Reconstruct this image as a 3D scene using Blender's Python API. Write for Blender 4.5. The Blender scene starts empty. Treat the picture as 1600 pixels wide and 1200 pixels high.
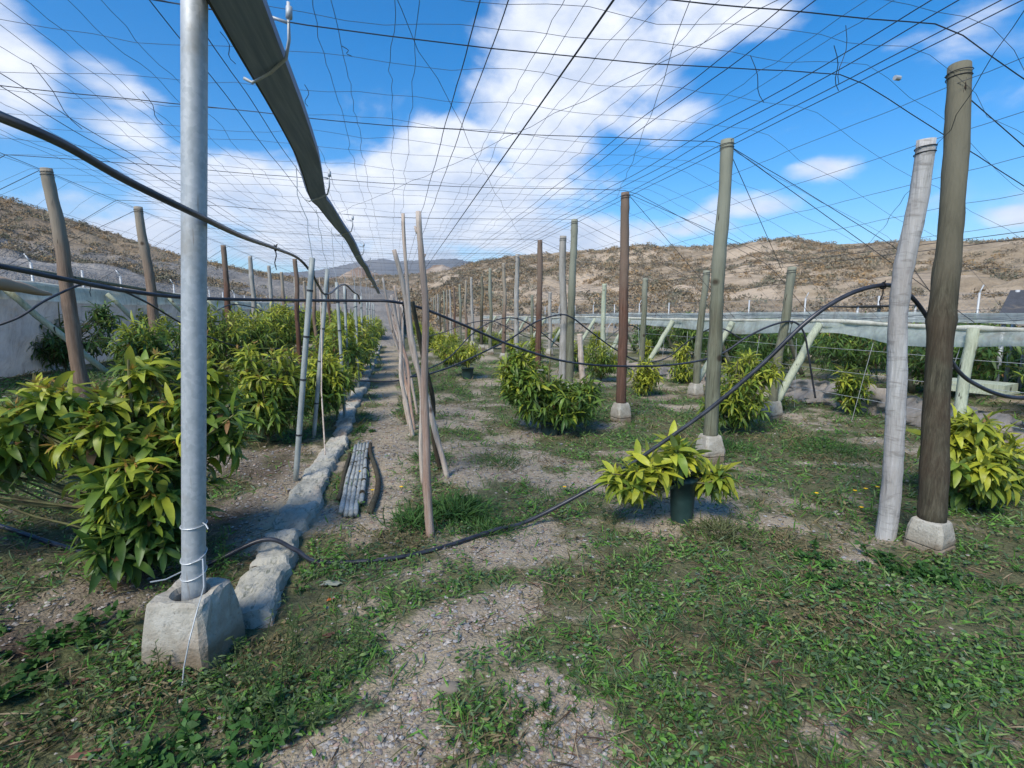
import bpy, math, random
import numpy as np
from mathutils import Vector
R = math.radians
rng = np.random.default_rng(11); random.seed(5)
S = bpy.context.scene
C = S.collection

# ------------------------------------------------------------------ camera
H = 1.5; YAW = 0.22521; PITCH = 0.13664; FP = 800.0
cd = bpy.data.cameras.new('camera'); cam = bpy.data.objects.new('camera', cd); C.objects.link(cam)
cd.lens = 18.0; cd.sensor_width = 36.0; cd.clip_start = 0.05; cd.clip_end = 20000
cam.location = (0, 0, H); cam.rotation_euler = (math.pi/2-PITCH, 0, -YAW)
S.camera = cam
S.view_settings.view_transform = 'Standard'; S.view_settings.look = 'None'
S.view_settings.exposure = 0.84; S.view_settings.gamma = 1.0

fv = np.array([math.sin(YAW)*math.cos(PITCH), math.cos(YAW)*math.cos(PITCH), -math.sin(PITCH)])
rv = np.array([math.cos(YAW), -math.sin(YAW), 0.0]); uv = np.cross(rv, fv)
def ray(px, py):                       # direction seen at a place of the 1600x1200 photograph
    d = fv+rv*(px-800)/FP+uv*(600-py)/FP
    return d/np.linalg.norm(d)

# ------------------------------------------------------------------ sun and sky
SUN_EL, SUN_AZ = R(47), R(-138)        # azimuth from +Y towards +X
sd = bpy.data.lights.new('sun', 'SUN'); sun = bpy.data.objects.new('sun', sd); C.objects.link(sun)
sd.energy = 2.65; sd.angle = R(18); sd.color = (1.0, 0.93, 0.82)
sdir = Vector((math.sin(SUN_AZ)*math.cos(SUN_EL), math.cos(SUN_AZ)*math.cos(SUN_EL), math.sin(SUN_EL)))
sun.rotation_euler = (-sdir).to_track_quat('-Z', 'Y').to_euler(); sun.location = (-20, -10, 30)

W = bpy.data.worlds.new('World'); S.world = W; W.use_nodes = True
nt = W.node_tree; nt.nodes.clear(); L = nt.links
def N(tree, t, **k):
    n = tree.nodes.new(t)
    for a, v in k.items(): setattr(n, a, v)
    return n
def mth(tree, op, a, b=None, clamp=False):
    n = tree.nodes.new('ShaderNodeMath'); n.operation = op; n.use_clamp = clamp
    for i, v in enumerate((a, b)):
        if v is None: continue
        if isinstance(v, (int, float)): n.inputs[i].default_value = v
        else: tree.links.new(v, n.inputs[i])
    return n.outputs[0]
sky = N(nt, 'ShaderNodeTexSky', sky_type='NISHITA', sun_disc=False)
sky.sun_elevation = SUN_EL; sky.sun_rotation = SUN_AZ; sky.air_density = 1.0; sky.dust_density = 0.4; sky.ozone_density = 3.0; sky.altitude = 300
bgs = N(nt, 'ShaderNodeBackground'); bgs.inputs[1].default_value = 0.15
hs = N(nt, 'ShaderNodeHueSaturation'); hs.inputs['Saturation'].default_value = 1.46; hs.inputs['Value'].default_value = 0.76
L.new(sky.outputs[0], hs.inputs['Color']); L.new(hs.outputs[0], bgs.inputs[0])
geo = N(nt, 'ShaderNodeNewGeometry'); inc = N(nt, 'ShaderNodeVectorMath', operation='SCALE'); inc.inputs['Scale'].default_value = -1
L.new(geo.outputs['Incoming'], inc.inputs[0]); D = inc.outputs[0]
def dot(v):
    n = N(nt, 'ShaderNodeVectorMath', operation='DOT_PRODUCT'); L.new(D, n.inputs[0]); n.inputs[1].default_value = tuple(v); return n.outputs['Value']
# cloud banks, each an elliptical patch of sky round a direction: photo x, y, half width, half height, tilt, weight
BANKS = [(900, 105, 150, 95, .1, 1.15), (1120, 30, 130, 60, -.1, 1.0), (1000, 165, 110, 55, .1, .95), (780, 140, 70, 75, 0, .85), (880, 215, 80, 30, .2, .7),
         (700, 325, 170, 62, .1, 1.35), (480, 318, 210, 62, .03, 1.3), (350, 285, 120, 50, .1, .85), (800, 345, 90, 45, .3, 1.1), (690, 225, 80, 40, -.3, .9), (880, 290, 90, 40, .3, .85),
         (400, 385, 300, 32, .05, 1.05), (640, 390, 180, 24, 0, .9), (-10, 110, 62, 130, 0, .9), (80, 265, 130, 50, .2, .6), (190, 130, 55, 35, .3, .42), (230, 225, 80, 35, .2, .55),
         (1277, 262, 44, 18, 0, .9), (1165, 318, 56, 22, 0, .85), (1090, 352, 56, 18, 0, .8), (960, 365, 80, 32, .2, .95), (1420, 50, 100, 22, 0, .34), (1190, 170, 50, 60, .5, .5),
         (60, 340, 260, 60, .1, .85), (1600, 335, 50, 16, 0, .7), (-300, 200, 260, 200, 0, .8), (2000, 250, 260, 90, 0, .6), (800, -500, 400, 300, 0, .6), (-900, -300, 500, 300, 0, .8)]
acc = None
for (px, py, a, b, th, wt) in BANKS:
    c = ray(px, py); e = np.cross(c, [0, 0, 1]); e /= np.linalg.norm(e); n_ = np.cross(e, c)
    dist = math.hypot(math.hypot(px-800, py-600), FP)
    ca, sa = math.cos(th), math.sin(th); ex = e*ca-n_*sa; ey = e*sa+n_*ca
    u = mth(nt, 'MULTIPLY', dot(ex), dist/a); v = mth(nt, 'MULTIPLY', dot(ey), dist/b)
    q = mth(nt, 'ADD', mth(nt, 'MULTIPLY', u, u), mth(nt, 'MULTIPLY', v, v))
    g = mth(nt, 'MULTIPLY', mth(nt, 'POWER', 2.718, mth(nt, 'MULTIPLY', mth(nt, 'POWER', q, 1.5), -0.55)), wt)
    front = mth(nt, 'GREATER_THAN', dot(c), 0.0)
    g = mth(nt, 'MULTIPLY', g, front)
    acc = g if acc is None else mth(nt, 'MAXIMUM', acc, g)
mp = N(nt, 'ShaderNodeMapping'); mp.inputs['Scale'].default_value = (1, 1, 1.9); L.new(D, mp.inputs[0])
n1 = N(nt, 'ShaderNodeTexNoise'); n1.inputs['Scale'].default_value = 4.5; n1.inputs['Detail'].default_value = 9; n1.inputs['Roughness'].default_value = .56; n1.inputs['Distortion'].default_value = .25
n2 = N(nt, 'ShaderNodeTexNoise'); n2.inputs['Scale'].default_value = 11; n2.inputs['Detail'].default_value = 6; n2.inputs['Roughness'].default_value = .55
L.new(mp.outputs[0], n1.inputs[0]); L.new(mp.outputs[0], n2.inputs[0])
nz = mth(nt, 'MULTIPLY', mth(nt, 'SUBTRACT', n1.outputs[0], .5), 2.9)
dens = mth(nt, 'ADD', acc, nz)
mr = N(nt, 'ShaderNodeMapRange', interpolation_type='SMOOTHSTEP'); mr.inputs['From Min'].default_value = .28; mr.inputs['From Max'].default_value = 1.02
L.new(dens, mr.inputs[0])
mr2 = N(nt, 'ShaderNodeMapRange'); mr2.inputs['From Min'].default_value = .35; mr2.inputs['From Max'].default_value = .70
L.new(n2.outputs[0], mr2.inputs[0])
cc = N(nt, 'ShaderNodeMix', data_type='RGBA'); cc.inputs[6].default_value = (.44, .49, .59, 1); cc.inputs[7].default_value = (.70, .71, .74, 1); L.new(mr2.outputs[0], cc.inputs[0])
bgc = N(nt, 'ShaderNodeBackground'); L.new(cc.outputs[2], bgc.inputs[0]); bgc.inputs[1].default_value = .98
mx = N(nt, 'ShaderNodeMixShader'); L.new(mth(nt, 'MULTIPLY', mr.outputs[0], .93), mx.inputs[0]); L.new(bgs.outputs[0], mx.inputs[1]); L.new(bgc.outputs[0], mx.inputs[2])
wo = N(nt, 'ShaderNodeOutputWorld'); L.new(mx.outputs[0], wo.inputs[0])
W.cycles.sampling_method = 'MANUAL'; W.cycles.sample_map_resolution = 512
S.cycles.max_bounces = 6; S.cycles.transparent_max_bounces = 12

# ------------------------------------------------------------------ numpy helpers
def vnoise(x, y, seed=0):
    x = np.asarray(x, float); y = np.asarray(y, float)
    xi = np.floor(x).astype(np.int64); yi = np.floor(y).astype(np.int64); xf = x-xi; yf = y-yi
    def h(a, b):
        n = (a*374761393+b*668265263+seed*974711) & 0x7fffffff
        n = ((n ^ (n >> 13))*1274126177) & 0x7fffffff
        return ((n ^ (n >> 16)) & 0xffff)/65535.0
    u = xf*xf*(3-2*xf); v = yf*yf*(3-2*yf)
    return (h(xi, yi)*(1-u)+h(xi+1, yi)*u)*(1-v)+(h(xi, yi+1)*(1-u)+h(xi+1, yi+1)*u)*v
def fbm(x, y, o=4, seed=0, g=.5):
    s = 0; a = 1; t = 0
    for i in range(o):
        s = s+a*vnoise(np.asarray(x)*2**i, np.asarray(y)*2**i, seed+i*7); t += a; a *= g
    return s/t
def sstep(x, a, b):
    t = np.clip((np.asarray(x, float)-a)/(b-a), 0, 1); return t*t*(3-2*t)
KX = lambda y: -0.73+0.02*np.sin(np.asarray(y)*1.3)+.03*(np.asarray(y) > 5)      # middle line of the kerb
def gz(x, y):
    x = np.asarray(x, float); y = np.asarray(y, float)
    z = .5*sstep(-x, 1.0, 4.0)
    near = np.exp(-(x*x+(y-4)**2)/900)
    z = z+near*(.05*(fbm(x*.9, y*.9, 3, 3)-.5)+.035*(fbm(x*5, y*5, 3, 9)-.5))
    z = z+.03*sstep(-x, .7, .95)*(x > -3)
    return z
def G(px, py):                        # where the ray of a photo position meets the ground
    d = ray(px, py); t = .4
    while t < 300:
        p = np.array([0, 0, H])+d*t
        if p[2] < gz(p[0], p[1]): return p
        t += .01+t*.002
    return p

def mesh_np(name, V, F, mat, parent=None, col=None, smooth=False, uvs=None):
    """F: list of (n,k) index arrays; col: per-vertex colours"""
    V = np.asarray(V, np.float32)
    q = parent
    while q is not None: V = V-np.array(q.location, np.float32); q = q.parent
    me = bpy.data.meshes.new(name)
    Fs = [np.asarray(f, np.int32) for f in F if len(f)]
    nl = sum(f.size for f in Fs); nf = sum(len(f) for f in Fs)
    me.vertices.add(len(V)); me.vertices.foreach_set('co', V.ravel())
    me.loops.add(nl); me.polygons.add(nf)
    me.loops.foreach_set('vertex_index', np.concatenate([f.ravel() for f in Fs]))
    ls = []; o = 0
    for f in Fs: ls.append(o+np.arange(len(f))*f.shape[1]); o += f.size
    me.polygons.foreach_set('loop_start', np.concatenate(ls).astype(np.int32))
    me.polygons.foreach_set('loop_total', np.concatenate([np.full(len(f), f.shape[1]) for f in Fs]).astype(np.int32))
    me.polygons.foreach_set('use_smooth', np.full(nf, bool(smooth)))
    if col is not None:
        col = np.asarray(col, np.float32)
        if col.shape[1] == 3: col = np.hstack([col, np.ones((len(col), 1), np.float32)])
        ca = me.color_attributes.new('Col', 'FLOAT_COLOR', 'POINT'); ca.data.foreach_set('color', col.ravel())
    me.update(calc_edges=True); me.validate()
    me.materials.append(mat)
    o = bpy.data.objects.new(name, me); C.objects.link(o)
    if parent is not None: o.parent = parent
    return o
class Geo:
    def __init__(s): s.V = []; s.Q = []; s.T = []; s.K = []; s.n = 0
    def add(s, V, Q=None, T=None, K=None):
        V = np.asarray(V, float)
        s.V.append(V)
        if Q is not None and len(Q): s.Q.append(np.asarray(Q)+s.n)
        if T is not None and len(T): s.T.append(np.asarray(T)+s.n)
        if K is not None: s.K.append(np.broadcast_to(np.asarray(K, float), (len(V), 3)))
        s.n += len(V); return s
    def build(s, name, mat, parent=None, smooth=False):
        F = []
        if s.Q: F.append(np.concatenate(s.Q))
        if s.T: F.append(np.concatenate(s.T))
        K = np.concatenate(s.K) if s.K else None
        return mesh_np(name, np.concatenate(s.V), F, mat, parent, K, smooth)
    def tube(s, P, r, sides=8, cap=True, K=None, rough=0, seed=0, squash=None):
        P = np.asarray(P, float); n = len(P); r = np.broadcast_to(np.asarray(r, float), (n,))
        T = np.gradient(P, axis=0); T /= np.linalg.norm(T, axis=1)[:, None]+1e-9
        up = np.array([0, 0, 1.0]) if abs(T[:, 2]).mean() < .8 else np.array([1.0, 0, 0])
        A = np.cross(T, up); A /= np.linalg.norm(A, axis=1)[:, None]+1e-9; B = np.cross(T, A)
        a = np.arange(sides)*2*math.pi/sides
        rr = r[:, None]*np.ones((1, sides))
        if rough:
            g = np.random.default_rng(seed); k = g.normal(0, 1, (n, sides))
            k = (k+np.roll(k, 1, 1)+np.roll(k, -1, 1))/3; k = np.vstack([k[:1], (k[1:]+.9*k[:-1])]) if n > 2 else k; rr = rr*(1+rough*k)
        V = P[:, None, :]+rr[..., None]*(A[:, None, :]*np.cos(a)[None, :, None]+B[:, None, :]*np.sin(a)[None, :, None])
        V = V.reshape(-1, 3)
        i = np.arange(n-1)[:, None]*sides; j = np.arange(sides)[None, :]; k = (j+1) % sides
        Q = np.stack([i+j, i+k, i+sides+k, i+sides+j], -1).reshape(-1, 4)
        Tt = []
        if cap:
            V = np.vstack([V, P[0], P[-1]]); c0 = n*sides; c1 = c0+1
            jj = np.arange(sides); kk = (jj+1) % sides
            Tt = np.vstack([np.stack([jj*0+c0, kk, jj], -1), np.stack([jj*0+c1, (n-1)*sides+jj, (n-1)*sides+kk], -1)])
        return s.add(V, Q, Tt, K)
    def box(s, c, d, rz=0, K=None):
        v = np.array([[x, y, z] for x in (-.5, .5) for y in (-.5, .5) for z in (-.5, .5)])*np.array(d)
        ca, sa = math.cos(rz), math.sin(rz); v = v@np.array([[ca, sa, 0], [-sa, ca, 0], [0, 0, 1]])+np.array(c)
        return s.add(v, [[0, 1, 3, 2], [4, 6, 7, 5], [0, 4, 5, 1], [2, 3, 7, 6], [0, 2, 6, 4], [1, 5, 7, 3]], None, K)

def tag(o, label=None, cat=None, group=None, kind=None):
    if label: o['label'] = label
    if cat: o['category'] = cat
    if group: o['group'] = group
    if kind: o['kind'] = kind
    return o
def empty(name, loc, label=None, cat=None, group=None):
    o = bpy.data.objects.new(name, None); C.objects.link(o); o.location = tuple(float(a) for a in loc); o.empty_display_size = .1
    return tag(o, label, cat, group)
def copy_thing(root, loc, rz=0, sc=1, label=None):
    r = root.copy(); C.objects.link(r); r.location = tuple(float(a) for a in loc); r.rotation_euler = (0, 0, rz); r.scale = (sc, sc, sc)
    if label: r['label'] = label
    for ch in list(root.children):
        c = ch.copy(); C.objects.link(c); c.parent = r
        for g in list(ch.children):
            d = g.copy(); C.objects.link(d); d.parent = c
    return r

# ------------------------------------------------------------------ materials
def mat(name, col=(.5, .5, .5), rough=.8, metal=0, spec=.3):
    m = bpy.data.materials.new(name); m.use_nodes = True; b = m.node_tree.nodes['Principled BSDF']
    b.inputs['Base Color'].default_value = (*col, 1); b.inputs['Roughness'].default_value = rough
    b.inputs['Metallic'].default_value = metal; b.inputs['Specular IOR Level'].default_value = spec
    return m
def nodes(m): t = m.node_tree; return t, t.nodes['Principled BSDF']
def noise(t, scale, detail=5, rough=.55, vec=None, dist=0, stretch=None):
    n = N(t, 'ShaderNodeTexNoise'); n.inputs['Scale'].default_value = scale; n.inputs['Detail'].default_value = detail
    n.inputs['Roughness'].default_value = rough; n.inputs['Distortion'].default_value = dist
    if vec is None: vec = N(t, 'ShaderNodeTexCoord').outputs['Object']
    if stretch:
        mp = N(t, 'ShaderNodeMapping'); mp.inputs['Scale'].default_value = stretch; t.links.new(vec, mp.inputs[0]); vec = mp.outputs[0]
    t.links.new(vec, n.inputs['Vector']); return n.outputs[0]
def ramp(t, fac, stops):
    r = N(t, 'ShaderNodeValToRGB'); e = r.color_ramp.elements
    while len(e) > 1: e.remove(e[0])
    e[0].position = stops[0][0]; e[0].color = (*stops[0][1], 1) if len(stops[0][1]) == 3 else stops[0][1]
    for p, c in stops[1:]:
        k = e.new(p); k.color = (*c, 1) if len(c) == 3 else c
    t.links.new(fac, r.inputs[0]); return r.outputs[0]
def mixc(t, f, a, b, mode='MIX'):
    m = N(t, 'ShaderNodeMix', data_type='RGBA', blend_type=mode)
    for i, v in ((0, f), (6, a), (7, b)):
        if isinstance(v, (int, float)): m.inputs[i].default_value = v
        elif isinstance(v, tuple): m.inputs[i].default_value = (*v, 1)
        else: t.links.new(v, m.inputs[i])
    return m.outputs[2]
def bump(t, b, h, strength=.5, dist=.01):
    n = N(t, 'ShaderNodeBump'); n.inputs['Strength'].default_value = strength; n.inputs['Distance'].default_value = dist
    t.links.new(h, n.inputs['Height']); t.links.new(n.outputs[0], b.inputs['Normal'])
def wmap(t): return N(t, 'ShaderNodeNewGeometry').outputs['Position']

def wood(name, dark, mid, light, patches=None, top=None, seed=0.0):
    m = mat(name, rough=.9, spec=.15); t, b = nodes(m)
    oc = N(t, 'ShaderNodeTexCoord').outputs['Object']
    oi = N(t, 'ShaderNodeObjectInfo'); va = N(t, 'ShaderNodeVectorMath', operation='ADD'); t.links.new(oc, va.inputs[0])
    sc = N(t, 'ShaderNodeVectorMath', operation='SCALE'); sc.inputs[0].default_value = (7, 5, 9); t.links.new(oi.outputs['Random'], sc.inputs['Scale']); t.links.new(sc.outputs[0], va.inputs[1])
    v = va.outputs[0]
    g = mixc(t, .45, noise(t, 1.0, 6, .62, v, .6, (42, 42, 2.2)), noise(t, 1.0, 7, .7, v, .2, (130, 130, 5))); p = noise(t, 3.2, 5, .6, v, .3, (1, 1, .7))
    c = ramp(t, g, [(.34, dark), (.5, mid), (.66, light)])
    c = mixc(t, mth(t, 'MULTIPLY', ramp(t, p, [(.42, (0, 0, 0)), (.66, (1, 1, 1))]), .6), c, patches or dark)
    if top:
        sx = N(t, 'ShaderNodeSeparateXYZ'); t.links.new(oc, sx.inputs[0])
        h = mth(t, 'ADD', sx.outputs[2], mth(t, 'MULTIPLY', p, 1.2))
        c = mixc(t, ramp(t, mth(t, 'MULTIPLY', h, .25), [(.52, (0, 0, 0)), (.72, (1, 1, 1))]), c, top)
    ck = noise(t, 1, 3, .5, v, .2, (26, 26, .7))
    c = mixc(t, ramp(t, ck, [(.30, (1, 1, 1)), (.32, (0, 0, 0))]), c, (.04, .03, .022))
    kn = N(t, 'ShaderNodeTexVoronoi'); kn.inputs['Scale'].default_value = 3.1; t.links.new(v, kn.inputs[0])
    c = mixc(t, ramp(t, kn.outputs[0], [(.07, (.8, .8, .8)), (.14, (0, 0, 0))]), c, (.035, .02, .013))
    t.links.new(c, b.inputs['Base Color']); bump(t, b, g, .9, .014)
    return m
M = {}
M['green_wood'] = wood('treated_green_wood', (.085, .085, .06), (.17, .18, .125), (.27, .275, .2), (.13, .11, .075), (.26, .27, .21))
M['red_wood'] = wood('red_brown_wood', (.06, .033, .024), (.14, .075, .052), (.22, .13, .095), (.10, .07, .055), (.2, .15, .115))
M['grey_wood'] = wood('weathered_grey_wood', (.2, .185, .16), (.36, .345, .31), (.5, .48, .44), (.27, .25, .21))
M['dark_wood'] = wood('dark_old_wood', (.035, .031, .022), (.075, .07, .048), (.14, .13, .092), (.06, .036, .025), (.17, .16, .115))
M['brown_wood'] = wood('brown_wood', (.12, .08, .058), (.23, .165, .12), (.34, .265, .2), (.15, .10, .072), (.31, .27, .21))
M['stick_wood'] = wood('bleached_stick_wood', (.28, .21, .16), (.55, .47, .39), (.68, .61, .53), (.46, .33, .25))
M['stick_red'] = wood('reddish_stick_wood', (.22, .14, .10), (.44, .32, .245), (.56, .45, .37), (.36, .2, .14), (.56, .49, .42))
M['brace'] = wood('pale_green_wood', (.26, .29, .2), (.42, .46, .34), (.55, .58, .45), (.33, .35, .25))
m = M['white_bark'] = wood('white_weathered_wood', (.3, .29, .27), (.47, .46, .44), (.6, .59, .57), (.36, .32, .29))
t, b = nodes(m)
src = b.inputs['Base Color'].links[0].from_socket
h = noise(t, 1, 5, .6, None, 1.2, (7, 7, 26))
t.links.new(mixc(t, ramp(t, h, [(.52, (0, 0, 0)), (.66, (.75, .75, .75))]), src, (.25, .235, .215)), b.inputs['Base Color'])

m = M['concrete'] = mat('footing_concrete', rough=.95, spec=.15); t, b = nodes(m)
a_ = noise(t, 9, 6, .6); b_ = noise(t, 70, 4, .6)
c = ramp(t, a_, [(.3, (.29, .255, .2)), (.5, (.41, .385, .32)), (.72, (.49, .475, .42))])
c = mixc(t, ramp(t, noise(t, 3.4, 4), [(.5, (0, 0, 0)), (.68, (.55, .55, .55))]), c, (.3, .22, .155))
c = mixc(t, ramp(t, b_, [(.3, (.6, .6, .6)), (.42, (0, 0, 0))]), c, (.17, .155, .13))
sx = N(t, 'ShaderNodeSeparateXYZ'); t.links.new(N(t, 'ShaderNodeTexCoord').outputs['Object'], sx.inputs[0])
dz = mth(t, 'ADD', sx.outputs[2], mth(t, 'MULTIPLY', mth(t, 'SUBTRACT', a_, .5), -.35)); c = mixc(t, ramp(t, dz, [(.03, (.85, .85, .85)), (.13, (0, 0, 0))]), c, (.19, .145, .095))
t.links.new(c, b.inputs['Base Color']); bump(t, b, mixc(t, .5, b_, a_), 1.0, .012)

m = M['kerb'] = mat('rough_kerb_concrete', rough=.95, spec=.15); t, b = nodes(m)
w = wmap(t); a_ = noise(t, 3.2, 6, .6, w); b_ = noise(t, 38, 5, .65, w); s_ = noise(t, 1, 6, .7, w, 1.5, (22, 9, 22))
c = ramp(t, a_, [(.3, (.27, .26, .215)), (.5, (.39, .38, .325)), (.7, (.47, .45, .395))])
c = mixc(t, ramp(t, noise(t, 1.5, 3, .5, w), [(.52, (0, 0, 0)), (.64, (.8, .8, .8))]), c, (.40, .285, .2))
c = mixc(t, ramp(t, s_, [(.54, (0, 0, 0)), (.66, (.8, .8, .8))]), c, (.12, .13, .09))
t.links.new(c, b.inputs['Base Color']); bump(t, b, b_, .8, .012)

m = M['galv'] = mat('galvanised_steel', (.42, .45, .47), .5, .35, .4); t, b = nodes(m)
v_ = noise(t, 1, 5, .6, None, .3, (22, 22, 7)); c = ramp(t, v_, [(.3, (.33, .36, .37)), (.52, (.44, .47, .48)), (.75, (.54, .56, .57))])
vo = N(t, 'ShaderNodeTexVoronoi'); vo.inputs['Scale'].default_value = 60; t.links.new(N(t, 'ShaderNodeTexCoord').outputs['Object'], vo.inputs[0]); c = mixc(t, .35, c, ramp(t, vo.outputs['Color'], [(.2, (.33, .36, .38)), (.8, (.55, .57, .58))]))
c = mixc(t, ramp(t, noise(t, 5, 5, .6), [(.55, (0, 0, 0)), (.7, (.55, .55, .55))]), c, (.33, .30, .25)); c = mixc(t, ramp(t, noise(t, 1, 6, .7, None, .2, (60, 60, 2.5)), [(.62, (0, 0, 0)), (.7, (.6, .6, .6))]), c, (.22, .18, .14))
b.inputs['Roughness'].default_value = .6
t.links.new(c, b.inputs['Base Color'])
m = M['thinpole'] = mat('grey_pole', (.36, .39, .37), .6, .1, .4); t, b = nodes(m)
v_ = noise(t, 1, 4, .6, None, .3, (18, 18, 5)); t.links.new(ramp(t, v_, [(.3, (.23, .26, .25)), (.55, (.36, .39, .37)), (.75, (.45, .47, .45))]), b.inputs['Base Color'])
m = M['mottled'] = mat('mottled_grey_pole', (.3, .31, .3), .7); t, b = nodes(m)
v_ = noise(t, 1, 5, .65, None, .5, (30, 12, 30)); t.links.new(ramp(t, v_, [(.33, (.07, .065, .055)), (.42, (.25, .26, .24)), (.6, (.38, .40, .38)), (.78, (.48, .49, .46))]), b.inputs['Base Color'])
m = M['gutter'] = mat('gutter_sheet', (.17, .19, .20), .65, 0, .3); t, b = nodes(m)
v_ = noise(t, 1, 6, .65, wmap(t), .3, (38, 1.2, 20)); t.links.new(ramp(t, v_, [(.3, (.14, .19, .29)), (.55, (.21, .27, .38)), (.78, (.31, .37, .48))]), b.inputs['Base Color'])
M['gutter_lip'] = mat('gutter_lip_shade', (.045, .05, .052), .6, .1)  # near-black colour stands in for shade on the gutter's left side wall
m = M['wire'] = mat('twisted_wire', (.055, .058, .065), .55, .5, .4)
M['thinwire'] = mat('thin_net_wire', (.12, .13, .15), .6, .3, .3)
M['tiewire'] = mat('pale_tie_wire', (.5, .52, .52), .5, .3)
m = M['hose'] = mat('black_poly_hose', (.022, .025, .033), .38, 0, .5); t, b = nodes(m)
v_ = noise(t, 9, 5, .6, wmap(t)); t.links.new(ramp(t, v_, [(.4, (.016, .018, .026)), (.7, (.05, .055, .068))]), b.inputs['Base Color'])
M['strap'] = mat('black_strap', (.012, .012, .014), .7)
M['pot'] = mat('dark_green_pot', (.02, .05, .045), .55, 0, .4); t, b = nodes(M['pot'])
v_ = noise(t, 6, 5, .6); t.links.new(ramp(t, v_, [(.35, (.012, .035, .032)), (.6, (.025, .055, .05)), (.8, (.08, .10, .075))]), b.inputs['Base Color'])
M['soil'] = mat('pot_soil', (.05, .035, .025), .95)
M['stem'] = mat('sapling_stem', (.13, .15, .06), .8); t, b = nodes(M['stem'])
v_ = noise(t, 14, 4, .6); t.links.new(ramp(t, v_, [(.35, (.09, .065, .035)), (.6, (.17, .17, .07)), (.8, (.22, .15, .07))]), b.inputs['Base Color'])

def vcol_mat(name, rough=.6, trans=.0, spec=.3, var=.0, gain=1.0, back=None):
    m = mat(name, rough=rough, spec=spec); t, b = nodes(m)
    a = N(t, 'ShaderNodeAttribute', attribute_name='Col'); c = a.outputs['Color']
    if var:
        v = noise(t, 25, 3, .6, wmap(t)); c = mixc(t, 1.0, c, ramp(t, v, [(.3, (1-var,)*3), (.7, (1+var,)*3)]), 'MULTIPLY')
    if back:
        gm = N(t, 'ShaderNodeNewGeometry'); c = mixc(t, mth(t, 'MULTIPLY', gm.outputs['Backfacing'], back), c, (.2, .27, .14))
    t.links.new(c, b.inputs['Base Color'])
    if trans:
        tr = N(t, 'ShaderNodeBsdfTranslucent'); t.links.new(mixc(t, 1.0, c, (1.5, 1.35, .6), 'MULTIPLY'), tr.inputs[0])
        ms = N(t, 'ShaderNodeMixShader'); ms.inputs[0].default_value = trans
        out = t.nodes['Material Output']; t.links.new(b.outputs[0], ms.inputs[1]); t.links.new(tr.outputs[0], ms.inputs[2]); t.links.new(ms.outputs[0], out.inputs[0])
    return m
M['leaf'] = vcol_mat('sapling_leaf', .45, .3, .4, .12, back=.4)
M['weed'] = vcol_mat('weed_leaf', .6, .2, .25, .15)
M['litter'] = vcol_mat('dry_litter', .9, 0, .1)
M['pebble'] = vcol_mat('pebble_stone', .9, 0, .2, .15)
M['scrub'] = vcol_mat('hill_scrub', .9, .0, .1)

def sheetmat(name, col, alpha, trans=.25):
    m = mat(name, col, .7, 0, .2); t, b = nodes(m)
    v = mixc(t, .5, noise(t, 2.2, 7, .7, wmap(t)), noise(t, 1, 6, .7, wmap(t), .5, (9, 9, .8))); c = ramp(t, v, [(.34, tuple(x*.5 for x in col)), (.45, tuple(x*.82 for x in col)), (.55, col), (.68, tuple(min(1, x*1.2) for x in col))]); c = mixc(t, ramp(t, noise(t, .9, 6, .7, wmap(t), 1), [(.56, (0, 0, 0)), (.66, (.6, .6, .6))]), c, (.36, .30, .22)); bump(t, b, v, .8, .05); t.links.new(c, b.inputs['Base Color'])
    tr = N(t, 'ShaderNodeBsdfTranslucent'); t.links.new(c, tr.inputs[0]); tp = N(t, 'ShaderNodeBsdfTransparent')
    m1 = N(t, 'ShaderNodeMixShader'); m1.inputs[0].default_value = trans; m2 = N(t, 'ShaderNodeMixShader'); m2.inputs[0].default_value = alpha
    t.links.new(b.outputs[0], m1.inputs[1]); t.links.new(tr.outputs[0], m1.inputs[2])
    t.links.new(tp.outputs[0], m2.inputs[1]); t.links.new(m1.outputs[0], m2.inputs[2]); t.links.new(m2.outputs[0], t.nodes['Material Output'].inputs[0])
    return m
M['net_left'] = sheetmat('grey_shade_net', (.36, .39, .43), .95)
M['net_cream'] = sheetmat('pale_net_roll', (.76, .75, .63), .97)
M['net_right'] = sheetmat('pale_green_net', (.58, .64, .60), .8, .35)
M['net_ground'] = sheetmat('greyish_net_on_ground', (.52, .45, .38), .97)
M['net_dark'] = sheetmat('dark_shade_net', (.12, .125, .135), .9)
M['net_far'] = sheetmat('hazy_far_net', (.34, .35, .34), .5)

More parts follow.
